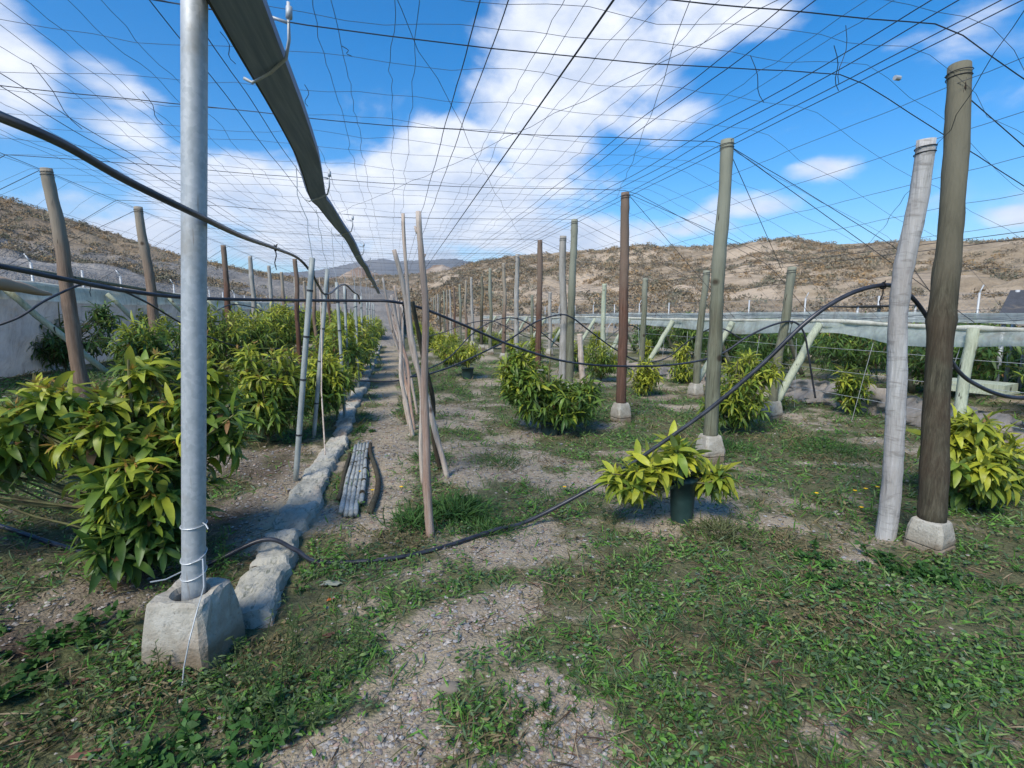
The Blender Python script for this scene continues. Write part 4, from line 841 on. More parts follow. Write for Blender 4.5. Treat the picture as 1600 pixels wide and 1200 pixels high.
def Xp(px, py, x): d = ray(px, py); return np.array([0, 0, H])+d*(x/d[0])
def lift(p, r=.012): p = np.array(p, float); p[2] = max(p[2], float(gz(p[0], p[1]))+r); return p
pts = [lift(G(-120, 790)), lift(G(0, 825)), lift(G(95, 856)), lift(G(190, 882)), lift(G(300, 893)), (-.80, 3.14, .17), (-.62, 3.12, .10), lift(G(500, 883)), lift(G(600, 877)), lift(G(680, 862)), (.62, 3.28, .03), Yp(830, 812, 3.35), Yp(950, 748, 3.3), Yp(1030, 695, 3.15), Yp(1110, 638, 3.0), Yp(1190, 570, 2.85), Yp(1260, 503, 2.75), Yp(1320, 463, 2.7), Yp(1375, 446, 2.66), Yp(1412, 454, 2.66), Yp(1445, 490, 2.68), Yp(1480, 555, 2.68), Yp(1520, 598, 2.66), Yp(1600, 622, 2.6), Yp(1750, 600, 2.5)]
tie1 = Yp(1380, 446, 2.66)
hose(pts, .0135, 'long black hose sagging to the ground in front and rising to the white post', [tie1], 260)
hose([Yp(-60, 160, 1.2), Yp(0, 182, 1.4), Yp(100, 226, 1.6), Yp(200, 283, 1.85), Yp(310, 337, 2.2), Yp(380, 370, 2.9), Yp(430, 388, 4.0), Yp(465, 403, 5.0), Yp(485, 424, 5.3), Yp(497, 445, 5.6), Yp(506, 459, 6.2), Yp(518, 457, 6.8), Yp(530, 447, 7.4), Yp(540, 445, 8.0), Yp(552, 456, 8.6), Yp(560, 462, 9.2), Yp(562, 474, 9.6)], .012, 'thick black hose hanging from the left edge past the thick pipe', [Yp(430, 388, 4.0)], 200)
hose([Yp(-60, 408, 3.0), Yp(0, 416, 3.1), Yp(100, 436, 3.4), Yp(200, 455, 3.8), Yp(310, 466, 4.3), Yp(450, 469, 4.8), Yp(560, 470, 5.0), Yp(610, 471, 5.0), Yp(660, 482, 5.1), Yp(720, 506, 5.3), Yp(800, 540, 5.6), Yp(880, 564, 5.9), Yp(960, 572, 6.1), Yp(1050, 570, 6.3), Yp(1120, 556, 6.3), Yp(1170, 525, 6.25), Yp(1210, 507, 6.2), Yp(1240, 503, 6.2), Yp(1256, 520, 6.2), Yp(1264, 560, 6.2), Yp(1274, 622, 6.2)], .0135, 'straight black pipe crossing at eye level, sagging right of the sticks', [Yp(630, 475, 5.05), Yp(1237, 504, 6.2)], 220)
hose([Yp(640, 589, 7.0), Yp(668, 585, 7.3), Yp(710, 571, 7.8), Yp(760, 548, 8.2), Yp(800, 528, 8.4), Yp(835, 504, 8.5), Yp(872, 492, 8.5), Yp(893, 496, 8.5), Yp(920, 516, 8.7), Yp(960, 545, 9), Yp(1000, 565, 9.2), Yp(1040, 560, 9.3), Yp(1080, 530, 9), Yp(1120, 512, 8.2), Yp(1160, 530, 8.0)], .013, 'black hose arching over the twin posts and sagging on both sides', [Yp(876, 492, 8.5)])
hose([Yp(560, 595, 9.0), Yp(620, 595, 9.2), Yp(660, 580, 9.8), Yp(700, 560, 10.5), Yp(740, 520, 11), Yp(775, 500, 11.1), Yp(808, 498, 11.1), Yp(840, 515, 11.3), Yp(880, 545, 12), Yp(920, 552, 12.5), Yp(960, 520, 12.5), Yp(985, 508, 12.4), Yp(1010, 522, 12.4)], .013, 'black hose with a low arch beyond the twin posts, tied to the pale grey post', [Yp(808, 498, 11.1)])
hose([Yp(650, 530, 15), Yp(690, 520, 15), Yp(730, 506, 15), Yp(765, 501, 15), Yp(790, 510, 15), Yp(830, 528, 15.5), Yp(860, 520, 16)], .013, 'farthest black hose, a faint arch near the end of the right rows')
hose([Yp(-80, 530, 6.2), Yp(20, 500, 6.4), Yp(70, 470, 6.6), Yp(120, 447, 6.9), Yp(145, 443, 7.0), Yp(185, 452, 7.2), Yp(230, 473, 7.6), Yp(280, 503, 8.2), Yp(330, 528, 9), Yp(380, 543, 10), Yp(440, 545, 10.4)], .013, 'black hose arching over the nearest brown post on the left', [Yp(140, 443, 7.0)])
hose([Yp(310, 505, 12), Yp(340, 485, 13), Yp(362, 476, 13.6), Yp(390, 479, 14), Yp(420, 488, 14.5), Yp(455, 484, 15.5), Yp(480, 490, 16)], .013, 'black hose arching behind the thick pipe over the left row', [Yp(366, 476, 13.6)])

# ------------------------------------------------------------------ nets, fences at the sides
def sheet(name, pts_top, pts_bot, m_, label, cat, seed, nu=70, nv=10, wr=.03, thick=None, group=None, part='sheet'):
    g = np.random.default_rng(seed); a = spline(pts_top, nu); b_ = spline(pts_bot, nu); n = min(len(a), len(b_)); a = a[:n]; b_ = b_[:n]
    s = np.linspace(0, 1, nv)[None, :, None]; V = a[:, None]*(1-s)+b_[:, None]*s
    uu = np.arange(n)[:, None]; vv = np.arange(nv)[None, :]; w_ = (fbm(uu*.45+seed, vv*.3+seed, 3, seed)-.5)*2*wr*(1+np.sin(vv/(nv-1)*math.pi))
    V[..., 0] += w_; V[..., 2] += w_*.4
    i = np.arange(n-1)[:, None]*nv+np.arange(nv-1)[None, :]; Q = np.stack([i, i+nv, i+nv+1, i+1], -1).reshape(-1, 4)
    root = empty(name, a[0], label, cat, group); mesh_np(part, V.reshape(-1, 3), [Q], m_, root, None, True); return root
yl = np.array([4.0, 7, 9, 11, 13, 15.5, 18, 22, 27, 33, 40])
zt = 1.93+.05*np.sin(yl*1.7)
r_ = sheet('net_wall', [(-5.6, y, z-.22) for y, z in zip(yl, zt)], [(-5.95, y, .5) for y in yl], M['net_left'], 'long grey shade net wall hanging behind the left saplings', 'net wall', 3, 120, 14, .06)
# pale rolled upper hem with thickness
g_ = Geo(); P = spline([(-5.55, y, z) for y, z in zip(yl, zt)], 120); rr = .045+.02*fbm(np.arange(len(P))*.3, np.arange(len(P))*0, 3, 5); g_.tube(P, rr, 9, True, None, .12, 4); g_.build('roll', M['net_cream'], r_, True)
V = []; P2 = P.copy(); P2[:, 2] -= .24; P2[:, 0] += .02; s = np.linspace(0, 1, 6)[None, :, None]; Vv = P[:, None]*(1-s)+P2[:, None]*s; Vv[..., 0] += .06+.05*(fbm(np.arange(len(P))[:, None]*.4, np.arange(6)[None]*.5, 3, 8)-.5)
i = np.arange(len(P)-1)[:, None]*6+np.arange(5)[None, :]; mesh_np('hem', Vv.reshape(-1, 3), [np.stack([i, i+6, i+7, i+1], -1).reshape(-1, 4)], M['net_cream'], r_, None, True)
g_ = Geo(); g_.tube(spline([(-5.3, 7.4, 1.90), (-5.25, 8.0, 1.93), (-5.22, 8.6, 1.90), (-5.2, 9.2, 1.82), (-5.2, 9.5, 1.8)], 24), np.concatenate([np.linspace(.05, .09, 12), np.linspace(.09, .02, 12)]), 10, True, None, .1, 2)
M['tan'] = mat('tan_cloth', (.42, .30, .2), .9); root = empty('cloth_roll', (-5.25, 8.0, 1.85), 'tan rolled cloth lying on the net wall hem at the left edge', 'cloth'); g_.build('roll', M['tan'], root, True)
for i_, y in enumerate([6.1, 8.84, 11.6, 14.4, 17.2, 20, 23, 26, 29]):
    strut(np.array([-4.55, y+.85, .45]), np.array([-5.42, y, 1.88]), .045, 'brace', 300+i_, '%s pale slanting brace against the grey net wall on the left' % ORD[i_], 'slanting braces of the net wall on the left')
root = empty('wooden_rail', (-5.0, 4.0, 2.1), 'long weathered rail running above the net wall hem at the left edge', 'rail'); g_ = Geo(); g_.tube(np.linspace(Xp(-60, 405, -3.9), Xp(290, 463, -5.4), 14), [.028]*14, 8); g_.build('rail', M['green_wood'], root, True)
# right band
yr = np.array([-1, 1.5, 3.5, 5.0, 6.3, 8.3, 10.4, 12.6, 15, 17.6, 20.4, 23.4, 27, 31, 36])
zr = 1.36+.035*np.cos(yr*2.9)
r_ = sheet('net_band', [(6.18, y, z) for y, z in zip(yr, zr)], [(6.12, y, z-.19+.05*math.sin(y*2.1)) for y, z in zip(yr, zr)], M['net_right'], 'pale green net band strung along the braces on the right', 'net', 13, 150, 6, .04)
g_ = Geo(); P = spline([(6.19, y, z) for y, z in zip(yr, zr)], 150); g_.tube(P, .02+.016*fbm(np.arange(len(P))*.4, np.arange(len(P))*0, 3, 6), 7, True, None, .15, 3); g_.build('roll', M['net_cream'], r_, True)
for zz in (.35, .7, 1.0):
    g_ = Geo(); g_.tube(np.stack([np.full(60, 6.15), np.linspace(0, 36, 60), zz+wav(60, .01)], -1), .0028, 4, False); g_.build('line_wire', M['tiewire'], r_)
for i_ in range(26):
    y = 2.6+i_*1.05; g_ = Geo(); g_.tube([(6.16, y, .02), (6.15, y+random.uniform(-.3, .3), 1.12)], .004, 4, False); g_.build('string', M['tiewire'], r_)
yr2 = np.array([1, 4.0, 6.8, 9.5, 12.2, 15.2, 18.5, 23, 28]); zr2 = 1.5+.04*np.cos(yr2*2)
r_ = sheet('net_band', [(8.55, y, z) for y, z in zip(yr2, zr2)], [(8.5, y, z-.16) for y, z in zip(yr2, zr2)], M['net_right'], 'farther pale net band running above the dark orchard trees', 'net', 17, 110, 5, .05)
sheet('ground_net', [(6.45, 3.0, .26), (6.75, 4.5, .36), (7.0, 6.5, .42), (6.7, 8.2, .34), (6.4, 10, .28), (6.2, 13, .2)], [(6.35, 3.0, -.03), (6.62, 4.5, -.03), (6.86, 6.5, -.02), (6.56, 8.2, -.02), (6.28, 10, -.02), (6.12, 13, -.03)], M['net_ground'], 'crumpled greyish net heaped on the ground below the pale band', 'net', 23, 130, 14, .13)
root = empty('green_tray', (8.3, 6.0, .25), 'pale green panel lying among the orchard plants behind the thick posts', 'panel'); g_ = Geo(); g_.box((8.35, 5.75, .45), (.5, .75, .12), .3); g_.box((8.35, 5.75, .38), (.54, .79, .03), .3); g_.build('panel', M['brace'], root)

def fence(name, p0, p1, n, h, label, flip, zb0, zb1, arm=True):
    root = empty(name, (*p0, zb0), label, 'fence'); p0 = np.array([*p0, zb0]); p1 = np.array([*p1, zb1])
    for i_ in range(n):
        q = p0+(p1-p0)*i_/(n-1); g_ = Geo(); g_.tube([q, q+[0, 0, h]], .030, 6)
        if arm and i_ % 2 == 0: g_.tube([q+[flip*.02, 0, h*.62], q+[-flip*.30, .25, h*.28], q+[-flip*.34, .28, 0]], .026, 6)
        if i_ % 2 == 1: g_.tube([q+[0, 0, h], q+[flip*.12, 0, h+.22]], .018, 6)
        g_.build('post', M['fencepost'], root, True)
    g_ = Geo(); L_ = np.linalg.norm(p1-p0); ex = (p1-p0)/L_
    for zz in np.linspace(.1, h-.03, 5): g_.tube([p0+[0, 0, zz], p1+[0, 0, zz]], .004, 4, False)
    k = np.arange(0, L_, .16)
    for kk in k:
        for sgn in (-1, 1):
            e = kk+sgn*h*.9
            if 0 < e < L_: g_.tube([p0+ex*kk+[0, 0, .02], p0+ex*e+[0, 0, h-.02]], .0022, 3, False)
    g_.build('mesh', M['fencewire'], root)
M['fencepost'] = mat('fence_post_paint', (.5, .52, .52), .5, .2); M['fencewire'] = mat('fence_mesh_wire', (.33, .35, .37), .5, .3)
fence('chain_link_fence', (-9.0, 9.0), (-9.6, 44.0), 16, 2.05, 'chain link fence with pale posts and bent arms behind the left net wall', -1, .8, .6)
fence('chain_link_fence', (17.5, 3.0), (12.5, 46.0), 16, 2.1, 'thin chain link fence in front of the right hillside', 1, 0, 0)
# small shade structures far right
def shade(c, w, d, h0, h1, rz, m_, label, name='shade_roof'):
    root = empty(name, (*c, 0), label, 'shelter'); ca, sa = math.cos(rz), math.sin(rz)
    def tr(x, y, z): return (c[0]+x*ca-y*sa, c[1]+x*sa+y*ca, z)
    for sx in (-1, 1):
        for sy in (-1, 1):
            g_ = Geo(); g_.tube([tr(sx*w/2, sy*d/2, 0), tr(sx*w/2, sy*d/2, h1 if sx > 0 else h0)], .035, 7); g_.build('leg', M['fencepost'], root, True)
    u = np.linspace(-1, 1, 9); A, B = np.meshgrid(u, u); V = np.array([tr(a*w/2*1.1, b*d/2*1.1, (h0+h1)/2+(h1-h0)/2*a-.06*(1-b*b)*(1-a*a)) for a, b in zip(A.ravel(), B.ravel())]); Vb = V-np.array([0, 0, .03])
    i = np.arange(8)[:, None]*9+np.arange(8)[None]; q = np.stack([i, i+1, i+10, i+9], -1).reshape(-1, 4); ed = []
    rim = [k for k in range(9)]+[9*k+8 for k in range(1, 9)]+[72+k for k in range(7, -1, -1)]+[9*k for k in range(7, 0, -1)]
    ed = [[rim[k], rim[(k+1) % 32], rim[(k+1) % 32]+81, rim[k]+81] for k in range(32)]
    mesh_np('roof_sheet', np.vstack([V, Vb]), [np.vstack([q, q[:, ::-1]+81, np.array(ed)])], m_, root)
shade((11.5, 6.2), 1.6, 2.2, 1.35, 1.95, .5, M['net_dark'], 'dark sloping shade roof at the right edge before the hill')
shade((13.2, 6.6), 2.0, 2.4, 1.9, 2.0, .3, M['net_right'], 'flat pale shade roof at the far right edge of the plot')
shade((15.5, 14.2), 2.6, 1.2, 1.75, 1.8, .1, M['net_dark'], 'low dark flat canopy beyond the orchard, between two short posts')

# ------------------------------------------------------------------ ground cover
g = np.random.default_rng(101)
def scatter(n, rmin, rmax, p=1.3, amin=-1.25, amax=1.45):
    u = g.random(n); r = (rmin**(2-p)+u*(rmax**(2-p)-rmin**(2-p)))**(1/(2-p)); a = g.uniform(amin, amax, n); return r*np.sin(a), r*np.cos(a), r
def offkerb(x, y): return (abs(x-KX(y)) > .16) | (y < 2.4)
GCOL = np.array([(.030, .072, .014), (.045, .115, .018), (.07, .15, .026), (.035, .070, .030), (.10, .15, .05), (.06, .095, .05)])
def colfor(n, x, y):
    k = GCOL[g.integers(0, len(GCOL), n)]; f = fbm(x*1.6, y*1.6, 3, 88)[:, None]; k = k*(1.3+1.0*f)
    dry = (fbm(x*2.1+5, y*2.1, 3, 90)+.12*g.normal(0, 1, n) > .66)[:, None]; return np.where(dry, np.array([.20, .165, .085])*g.uniform(.7, 1.3, (n, 1)), k)
# grass blades
x, y, r = scatter(330000, .9, 16, 1.55); gr = greenness(x, y); cl = fbm(x*7, y*7, 2, 95)
keep = (g.random(len(x)) < np.clip((gr-.24)*1.6, .05, 1)*np.clip((cl-.3)*2.6, 0, 1)) & offkerb(x, y) & (soilness(x, y) < .75+.2*g.random(len(x))); x, y, r = x[keep], y[keep], r[keep]; n = len(x)
P = np.stack([x, y, gz(x, y)-.004], -1); az_ = g.uniform(0, 6.283, n); lean = g.uniform(.5, 1.35, n); d = np.stack([np.cos(az_)*np.sin(lean), np.sin(az_)*np.sin(lean), np.cos(lean)], -1)
T_ = leaf_template(3, 1.0, None, .045); d_, y_, z_ = frames(d, g, .8); s_ = g.uniform(.03, .085, n)*(.8+.1*r); V, Q = put(T_, P, d_, y_, z_, s_); K = np.repeat(colfor(n, x, y), len(T_[0]), 0)
tag(mesh_np('grass', V, [Q], M['weed'], None, K), 'short grass blades in patches over the plot', 'grass', None, 'stuff'); print('grass', n)
# broad-leaved creeping weeds
x, y, r = scatter(195000, .9, 11, 1.5); gr = greenness(x, y); cl = fbm(x*5+9, y*5, 2, 97)
keep = (g.random(len(x)) < np.clip((gr-.30)*1.6, .03, 1)*np.clip((cl-.36)*3, 0, 1)) & offkerb(x, y); x, y, r = x[keep], y[keep], r[keep]; n = len(x)
P = np.stack([x, y, gz(x, y)+g.uniform(.005, .04, n)], -1); az_ = g.uniform(0, 6.283, n); lean = g.uniform(1.0, 1.65, n); d = np.stack([np.cos(az_)*np.sin(lean), np.sin(az_)*np.sin(lean), np.cos(lean)], -1)
T_ = leaf_template(3, .5, .3, .26); d_, y_, z_ = frames(d, g, .6); s_ = g.uniform(.010, .032, n)*(.85+.07*r); V, Q = put(T_, P, d_, y_, z_, s_); K = np.repeat(colfor(n, x, y), len(T_[0]), 0)
tag(mesh_np('ground_weeds', V, [Q], M['weed'], None, K), 'small creeping broad leaved weeds matted over the soil', 'weeds', None, 'stuff'); print('weeds', n)
# dry straw and twigs
x, y, r = scatter(85000, .9, 12, 1.5); cl = fbm(x*2.7+1, y*2.7, 3, 98); keep = (g.random(len(x)) < np.clip((cl-.32)*2.4, .05, 1)*(.4+.6*(x > .6)+1.3*(x < -.8))); x, y, r = x[keep], y[keep], r[keep]; n = len(x)
P = np.stack([x, y, gz(x, y)+g.uniform(.004, .03, n)], -1); az_ = g.normal(.9, .9, n); lean = g.uniform(1.35, 1.65, n); d = np.stack([np.cos(az_)*np.sin(lean), np.sin(az_)*np.sin(lean), np.cos(lean)], -1)
T_ = leaf_template(2, .3, None, .022); d_, y_, z_ = frames(d, g, .8); s_ = g.uniform(.03, .115, n); V, Q = put(T_, P, d_, y_, z_, s_)
LC = np.array([(.20, .15, .09), (.10, .065, .04), (.27, .21, .13), (.065, .045, .032), (.15, .09, .055), (.13, .12, .06)]); K = np.repeat(LC[g.integers(0, 6, n)]*g.uniform(.7, 1.2, (n, 1)), len(T_[0]), 0)
tag(mesh_np('dry_straw', V, [Q], M['litter'], None, K), 'dry straw and thin twigs strewn over the soil', 'straw', None, 'stuff')
# gravel
x, y, r = scatter(120000, .9, 9, 1.6, -.9, 1.0); gr = greenness(x, y); keep = g.random(len(x)) < np.clip(1.0-gr*1.5, .05, 1)*np.clip(1.2-.9*soilness(x, y), .2, 1); keep &= offkerb(x, y); x, y, r = x[keep], y[keep], r[keep]; n = len(x)
ico = np.array([(0, 0, 1), (.9, 0, .3), (.28, .85, .3), (-.72, .53, .3), (-.72, -.53, .3), (.28, -.85, .3), (0, 0, -.6)]); it = np.array([(0, 1, 2), (0, 2, 3), (0, 3, 4), (0, 4, 5), (0, 5, 1), (6, 2, 1), (6, 3, 2), (6, 4, 3), (6, 5, 4), (6, 1, 5)])
s_ = (.0032+.010*g.random(n)**3.0)*(.9+.12*r); V = ico[None]*(s_[:, None, None])*g.uniform(.6, 1.35, (n, 7, 1)); V[..., 2] *= .62; a = g.random(n)*6.28; ca, sa = np.cos(a)[:, None], np.sin(a)[:, None]
V = np.stack([V[..., 0]*ca-V[..., 1]*sa, V[..., 0]*sa+V[..., 1]*ca, V[..., 2]], -1)+np.stack([x, y, gz(x, y)+.001], -1)[:, None]
PC = np.array([(.36, .33, .29), (.30, .26, .22), (.22, .19, .17), (.40, .37, .33), (.33, .24, .19), (.26, .26, .26)]); K = np.repeat(PC[g.integers(0, 6, n)]*g.uniform(.7, 1.15, (n, 1)), 7, 0)
tag(mesh_np('gravel', V.reshape(-1, 3), [(it[None]+(np.arange(n)*7)[:, None, None]).reshape(-1, 3)], M['pebble'], None, K), 'fine grey and tan gravel in the bare patches', 'gravel', None, 'stuff'); print('gravel', n)

# clumps of taller weeds one can point at
def clump(name, x, y, rad, h, n, kind, col, seed, label, group='taller weeds in clumps'):
    g = np.random.default_rng(seed); root = empty(name, at(x, y), label, 'weed', group); b0 = np.array(root.location); ge = Geo(); col = np.array(col)
    if kind == 'grass':
        u = g.normal(0, .42, (n, 2))*rad; P = np.stack([u[:, 0], u[:, 1], 0*u[:, 0]], -1)+b0; a = np.arctan2(u[:, 1], u[:, 0])+g.normal(0, .7, n); l = g.uniform(.15, 1.0, n)
        d = np.stack([np.cos(a)*np.sin(l), np.sin(a)*np.sin(l), np.cos(l)], -1); T_ = leaf_template(4, 1.3, None, .026); d, yy, zz = frames(d, g, .5)
        V, Q = put(T_, P, d, yy, zz, h*g.uniform(.5, 1.2, n)); ge.add(V, Q, None, np.repeat(col*g.uniform(.7, 1.4, (n, 1)), len(T_[0]), 0))
    else:
        ns = max(6, n//26); fz = kind == 'feathery'
        for k in range(ns):
            u = g.normal(0, .42, 2)*rad; a = math.atan2(u[1], u[0])+g.normal(0, .6); l = g.uniform(.1, .8) if fz else g.uniform(.5, 1.3); hh = h*g.uniform(.6, 1.1)
            d = np.array([math.cos(a)*math.sin(l), math.sin(a)*math.sin(l), math.cos(l)]); p0 = b0+np.array([u[0], u[1], -.01]); p1 = p0+d*hh*.55; p2 = p1+(d*.8+np.array([0, 0, .12 if fz else -.15]))*hh*.5
            ge.tube([p0, p1, p2], [.0022, .0018, .001], 4, False, col*.9); m2 = 26; s = g.random(m2)[:, None]; Pn = np.where(s < .5, p0+(p1-p0)*s*2, p1+(p2-p1)*(s*2-1))
            dd = g.normal(0, 1, (m2, 3)); dd[:, 2] = np.abs(dd[:, 2])*.5; T_ = leaf_template(2, .5, None, .10 if fz else .27); dd, yy, zz = frames(dd, g, .6); V, Q = put(T_, Pn, dd, yy, zz, (.028 if fz else .042)*g.uniform(.5, 1.3, m2)*(h/.16)**.4); ge.add(V, Q, None, np.repeat(col*g.uniform(.7, 1.4, (m2, 1)), len(T_[0]), 0))
    ge.build('foliage', M['weed'], root); return root
fea = (.075, .115, .04); grs = (.05, .115, .025); brd = (.038, .10, .022)
CL = [(-.52, 2.15, .34, .24, 900, 'feathery', fea, 'feathery flowering weed clump right of the pipe block'), (-.40, 1.85, .25, .2, 600, 'feathery', fea, 'feathery weed in front of the pipe block, towards the gravel'), (-.62, 1.75, .28, .17, 500, 'broad', brd, 'broad leaved weed directly below the pipe block'),
      (-.78, 3.0, .0, .0, 0, '', 0, ''), (-1.12, 2.95, .16, .25, 420, 'feathery', brd, 'dark bushy weed between the pipe block and the kerb'), (-1.45, 2.35, .25, .14, 600, 'broad', grs, 'bright green weed patch left of the pipe block'), (-1.62, 1.75, .22, .13, 500, 'broad', (.06, .14, .025), 'bright leafy weed at the bottom left edge'),
      (-1.15, 2.0, .22, .16, 380, 'feathery', (.10, .12, .05), 'pale wispy weed left of the pipe block foot'), (-1.05, 1.35, .3, .12, 500, 'broad', brd, 'low green weed at the bottom left corner'),
      (.42, 3.72, .2, .17, 600, 'grass', grs, 'tuft of long grass right of the nearest stick'), (.1, 3.6, .17, .14, 400, 'grass', grs, 'tuft of grass left of the nearest stick'), (.6, 3.4, .25, .1, 500, 'grass', grs, 'low grass tuft above the hose in the middle'),
      (.28, 1.35, .26, .07, 1400, 'feathery', (.05, .125, .02), 'soft mossy green weed patch at the bottom centre'), (.55, 1.75, .25, .06, 1000, 'feathery', (.045, .11, .02), 'mossy green patch right of the gravel'), (1.0, 1.5, .3, .09, 900, 'feathery', fea, 'grey green weed mat right of the bottom centre'),
      (1.5, 1.8, .35, .12, 900, 'feathery', (.055, .10, .04), 'greyish weed clump in the middle of the right foreground'), (2.0, 1.55, .35, .08, 700, 'grass', (.055, .105, .03), 'long grass tuft in the lower right corner'), (2.35, 2.3, .3, .10, 700, 'broad', brd, 'weed patch before the foot of the thick dark post'), (2.9, 2.25, .25, .12, 600, 'broad', brd, 'leafy weed hiding the base of the white barked post'),
      (1.25, 2.5, .3, .08, 800, 'feathery', fea, 'low weed mat between the hose and the right foreground'), (1.55, 3.35, .18, .1, 300, 'feathery', (.07, .13, .05), 'bluish weed left of the tall dark pot'), (2.15, 2.95, .2, .11, 400, 'grass', (.10, .12, .05), 'dry and green grass right of the tall dark pot'),
      (.32, 5.2, .2, .12, 400, 'grass', grs, 'grass tuft among the legs of the tripod'), (-1.9, 4.6, .4, .12, 700, 'broad', (.04, .085, .03), 'weeds behind the leftmost branches of the large sapling'), (-2.9, 5.0, .5, .14, 900, 'broad', (.04, .085, .03), 'green weed patch at the left edge behind the large sapling'),
      (-.5, 6.6, .2, .1, 300, 'broad', brd, 'dark weed at the broken end of the kerb'), (3.6, 4.9, .4, .1, 700, 'grass', grs, 'green grass right of the tall green post'), (4.6, 4.6, .5, .1, 900, 'grass', grs, 'grass patch between the yellow sapling and the short posts'), (2.6, 7.0, .5, .1, 900, 'grass', (.04, .10, .035), 'grass patch left of the red brown post'), (1.0, 4.9, .3, .09, 500, 'grass', grs, 'grass patch behind the tripod on the right')]
for i_, (x, y, rd, h, n, kd, co, lb) in enumerate(CL):
    if n: clump('weed_clump', x, y, rd, h, n, kd, co, 400+i_, lb)
# stones, leaf litter, flowers
def stone(x, y, s, col, seed, label, flat=.6):
    g = np.random.default_rng(seed); root = Geo(); a = np.arange(10)*.6283
    rs = [(.0, -.4), (.75, -.3), (1, .1), (.8, .5), (.4, .72), (.0, .78)]; V = []
    for q, z in rs: V.append(np.stack([s*q*np.cos(a)*(1+.18*g.normal(0, 1, 10)), s*q*np.sin(a)*.75*(1+.18*g.normal(0, 1, 10)), np.full(10, s*z*flat)], -1))
    V = np.vstack(V)+np.array(at(x, y)); j = np.arange(10); k = (j+1) % 10; Q = np.vstack([np.stack([i*10+j, i*10+k, (i+1)*10+k, (i+1)*10+j], -1) for i in range(5)])
    o = mesh_np('stone', V, [Q], M['pebble'], None, np.tile(col, (len(V), 1)), True); tag(o, label, 'stone', 'loose stones on the ground')
for i_, (px, py, s, c, lb) in enumerate([(918, 1120, .02, (.33, .3, .25), 'rounded stone at the right rim of the small gravel patch'), (503, 1182, .016, (.42, .37, .28), 'pale round pebble at the very bottom left of the path'), (702, 1078, .045, (.22, .19, .15), 'flat brown stone half sunk in the gravel'), (282, 1098, .016, (.4, .38, .35), 'grey pebble below the pipe block'), (257, 1070, .012, (.45, .42, .38), 'tiny pale pebble by the pipe block foot'),
        (710, 1178, .022, (.4, .34, .26), 'tan stone at the bottom centre edge'), (1310, 803, .05, (.36, .35, .31), 'flat grey stone left of the white barked post'), (1090, 680, .02, (.42, .4, .37), 'small pale stone near the green post foot'), (640, 680, .03, (.5, .47, .42), 'white stone on the path by the tripod'), (1150, 820, .014, (.3, .2, .14), 'reddish pebble right of the tall dark pot'), (545, 985, .013, (.5, .47, .42), 'white pebble among the feathery weeds'), (610, 1155, .013, (.35, .32, .3), 'small grey pebble in the gravel at the bottom')]):
    p = G(px, py); stone(p[0], p[1], s, c, 500+i_, lb)
M['scrap'] = mat('pale_scrap', (.36, .37, .27), .9); M['orange_leaf'] = mat('orange_dry_leaf', (.5, .13, .04), .7); M['brown_leaf'] = mat('brown_dry_leaf', (.16, .075, .05), .8); M['petal'] = mat('yellow_petal', (.8, .5, .01), .6)
def flake(name, px, py, s, m_, label, cat, seed, group=None, asp=.7):
    g = np.random.default_rng(seed); p = G(px, py); a = np.sort(g.uniform(0, 6.283, 9)); rr = g.uniform(.6, 1.15, 9)*s; top = np.stack([rr*np.cos(a), rr*np.sin(a)*asp, .012+.01*g.random(9)], -1); V = np.vstack([top, top-[0, 0, .003], [[0, 0, .022]], [[0, 0, .018]]])+np.array([p[0], p[1], p[2]+.005])
    j = np.arange(9); k = (j+1) % 9; o = mesh_np(name, V, [np.stack([j, k, k+9, j+9], -1), np.vstack([np.stack([j, k, j*0+18], -1), np.stack([k+9, j+9, j*0+19], -1)])], m_); tag(o, label, cat, group)
flake('paper_scrap', 520, 917, .07, M['scrap'], 'torn pale scrap lying on the path right of the kerb', 'scrap', 1)
flake('dry_leaf', 516, 942, .022, M['orange_leaf'], 'orange dry leaf just below the torn pale scrap', 'leaf', 2)
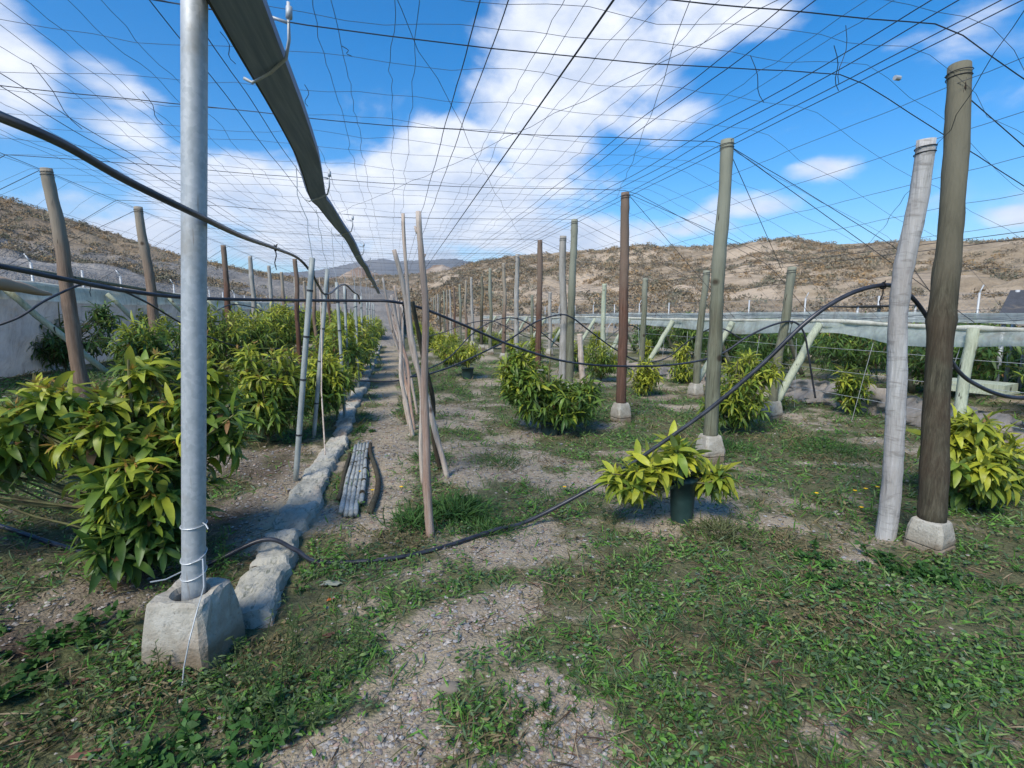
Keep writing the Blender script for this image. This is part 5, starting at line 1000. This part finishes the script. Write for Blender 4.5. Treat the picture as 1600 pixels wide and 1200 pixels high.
for i_, (px, py, s, lb) in enumerate([(122, 1072, .05, 'curled brown leaf left of the pipe block'), (515, 997, .035, 'dark red leaf among the feathery weeds'), (130, 1188, .06, 'large brown leaf at the bottom left corner'), (920, 1002, .022, 'reddish leaf right of the gravel patch'), (1215, 1040, .035, 'long brown leaf in the right foreground weeds'), (1190, 985, .02, 'small tan leaf in the right foreground'), (310, 1120, .04, 'brown leaf lying below the pale wire end'), (1405, 1070, .03, 'curled tan leaf in the lower right weeds')]):
    flake('dry_leaf', px, py, s, M['brown_leaf'], lb, 'leaf', 20+i_, 'fallen dry leaves', .45)
fl = ['rightmost yellow flower left of the white barked post', 'middle yellow flower left of the white barked post', 'leftmost of the three yellow flowers near the white post', 'lone yellow flower further left of the white post', 'yellow flower just before the white barked post', 'yellow flower on the pole bundle', 'small yellow flower right of the pole bundle', 'yellow flower at the foot of the tripod', 'yellow flower on the sagging hose', 'yellow flower in front of the dark net hem, left', 'yellow speck of a flower beside the first left post']
for i_, (px, py) in enumerate([(1370, 770), (1352, 773), (1335, 776), (1275, 780), (1345, 803), (562, 745), (582, 775), (627, 770), (882, 770), (30, 590), (108, 590)]):
    p = G(px, py); root = empty('yellow_flower', p, fl[i_], 'flower', 'small yellow flowers'); a = np.arange(10)*.6283; rr = .016+.004*np.cos(a*5); top = np.stack([rr*np.cos(a), rr*np.sin(a), np.full(10, .055)], -1); V = np.vstack([top, [[0, 0, .048]]])+p; j = np.arange(10); k = (j+1) % 10
    mesh_np('petals', V, [np.stack([j, k, j*0+10], -1)], M['petal'], root); g_ = Geo(); g_.tube([p, p+[.003, 0, .03], p+[0, 0, .05]], .0018, 4, False); g_.build('stalk', M['stem'], root)

# ------------------------------------------------------------------ haze
HAZE = True
if HAZE:
    g_ = Geo(); g_.box((0, 500, 169), (9400, 9400, 360)); hz_ = g_.build('haze', bpy.data.materials.new('haze_air')); tag(hz_, kind='stuff')
    m = hz_.data.materials[0]; m.use_nodes = True; t = m.node_tree; t.nodes.clear(); pv = N(t, 'ShaderNodeVolumePrincipled'); pv.inputs['Color'].default_value = (.78, .87, 1, 1); pv.inputs['Density'].default_value = 1.9e-4; pv.inputs['Anisotropy'].default_value = .2
    t.links.new(pv.outputs[0], N(t, 'ShaderNodeOutputMaterial').inputs['Volume'])
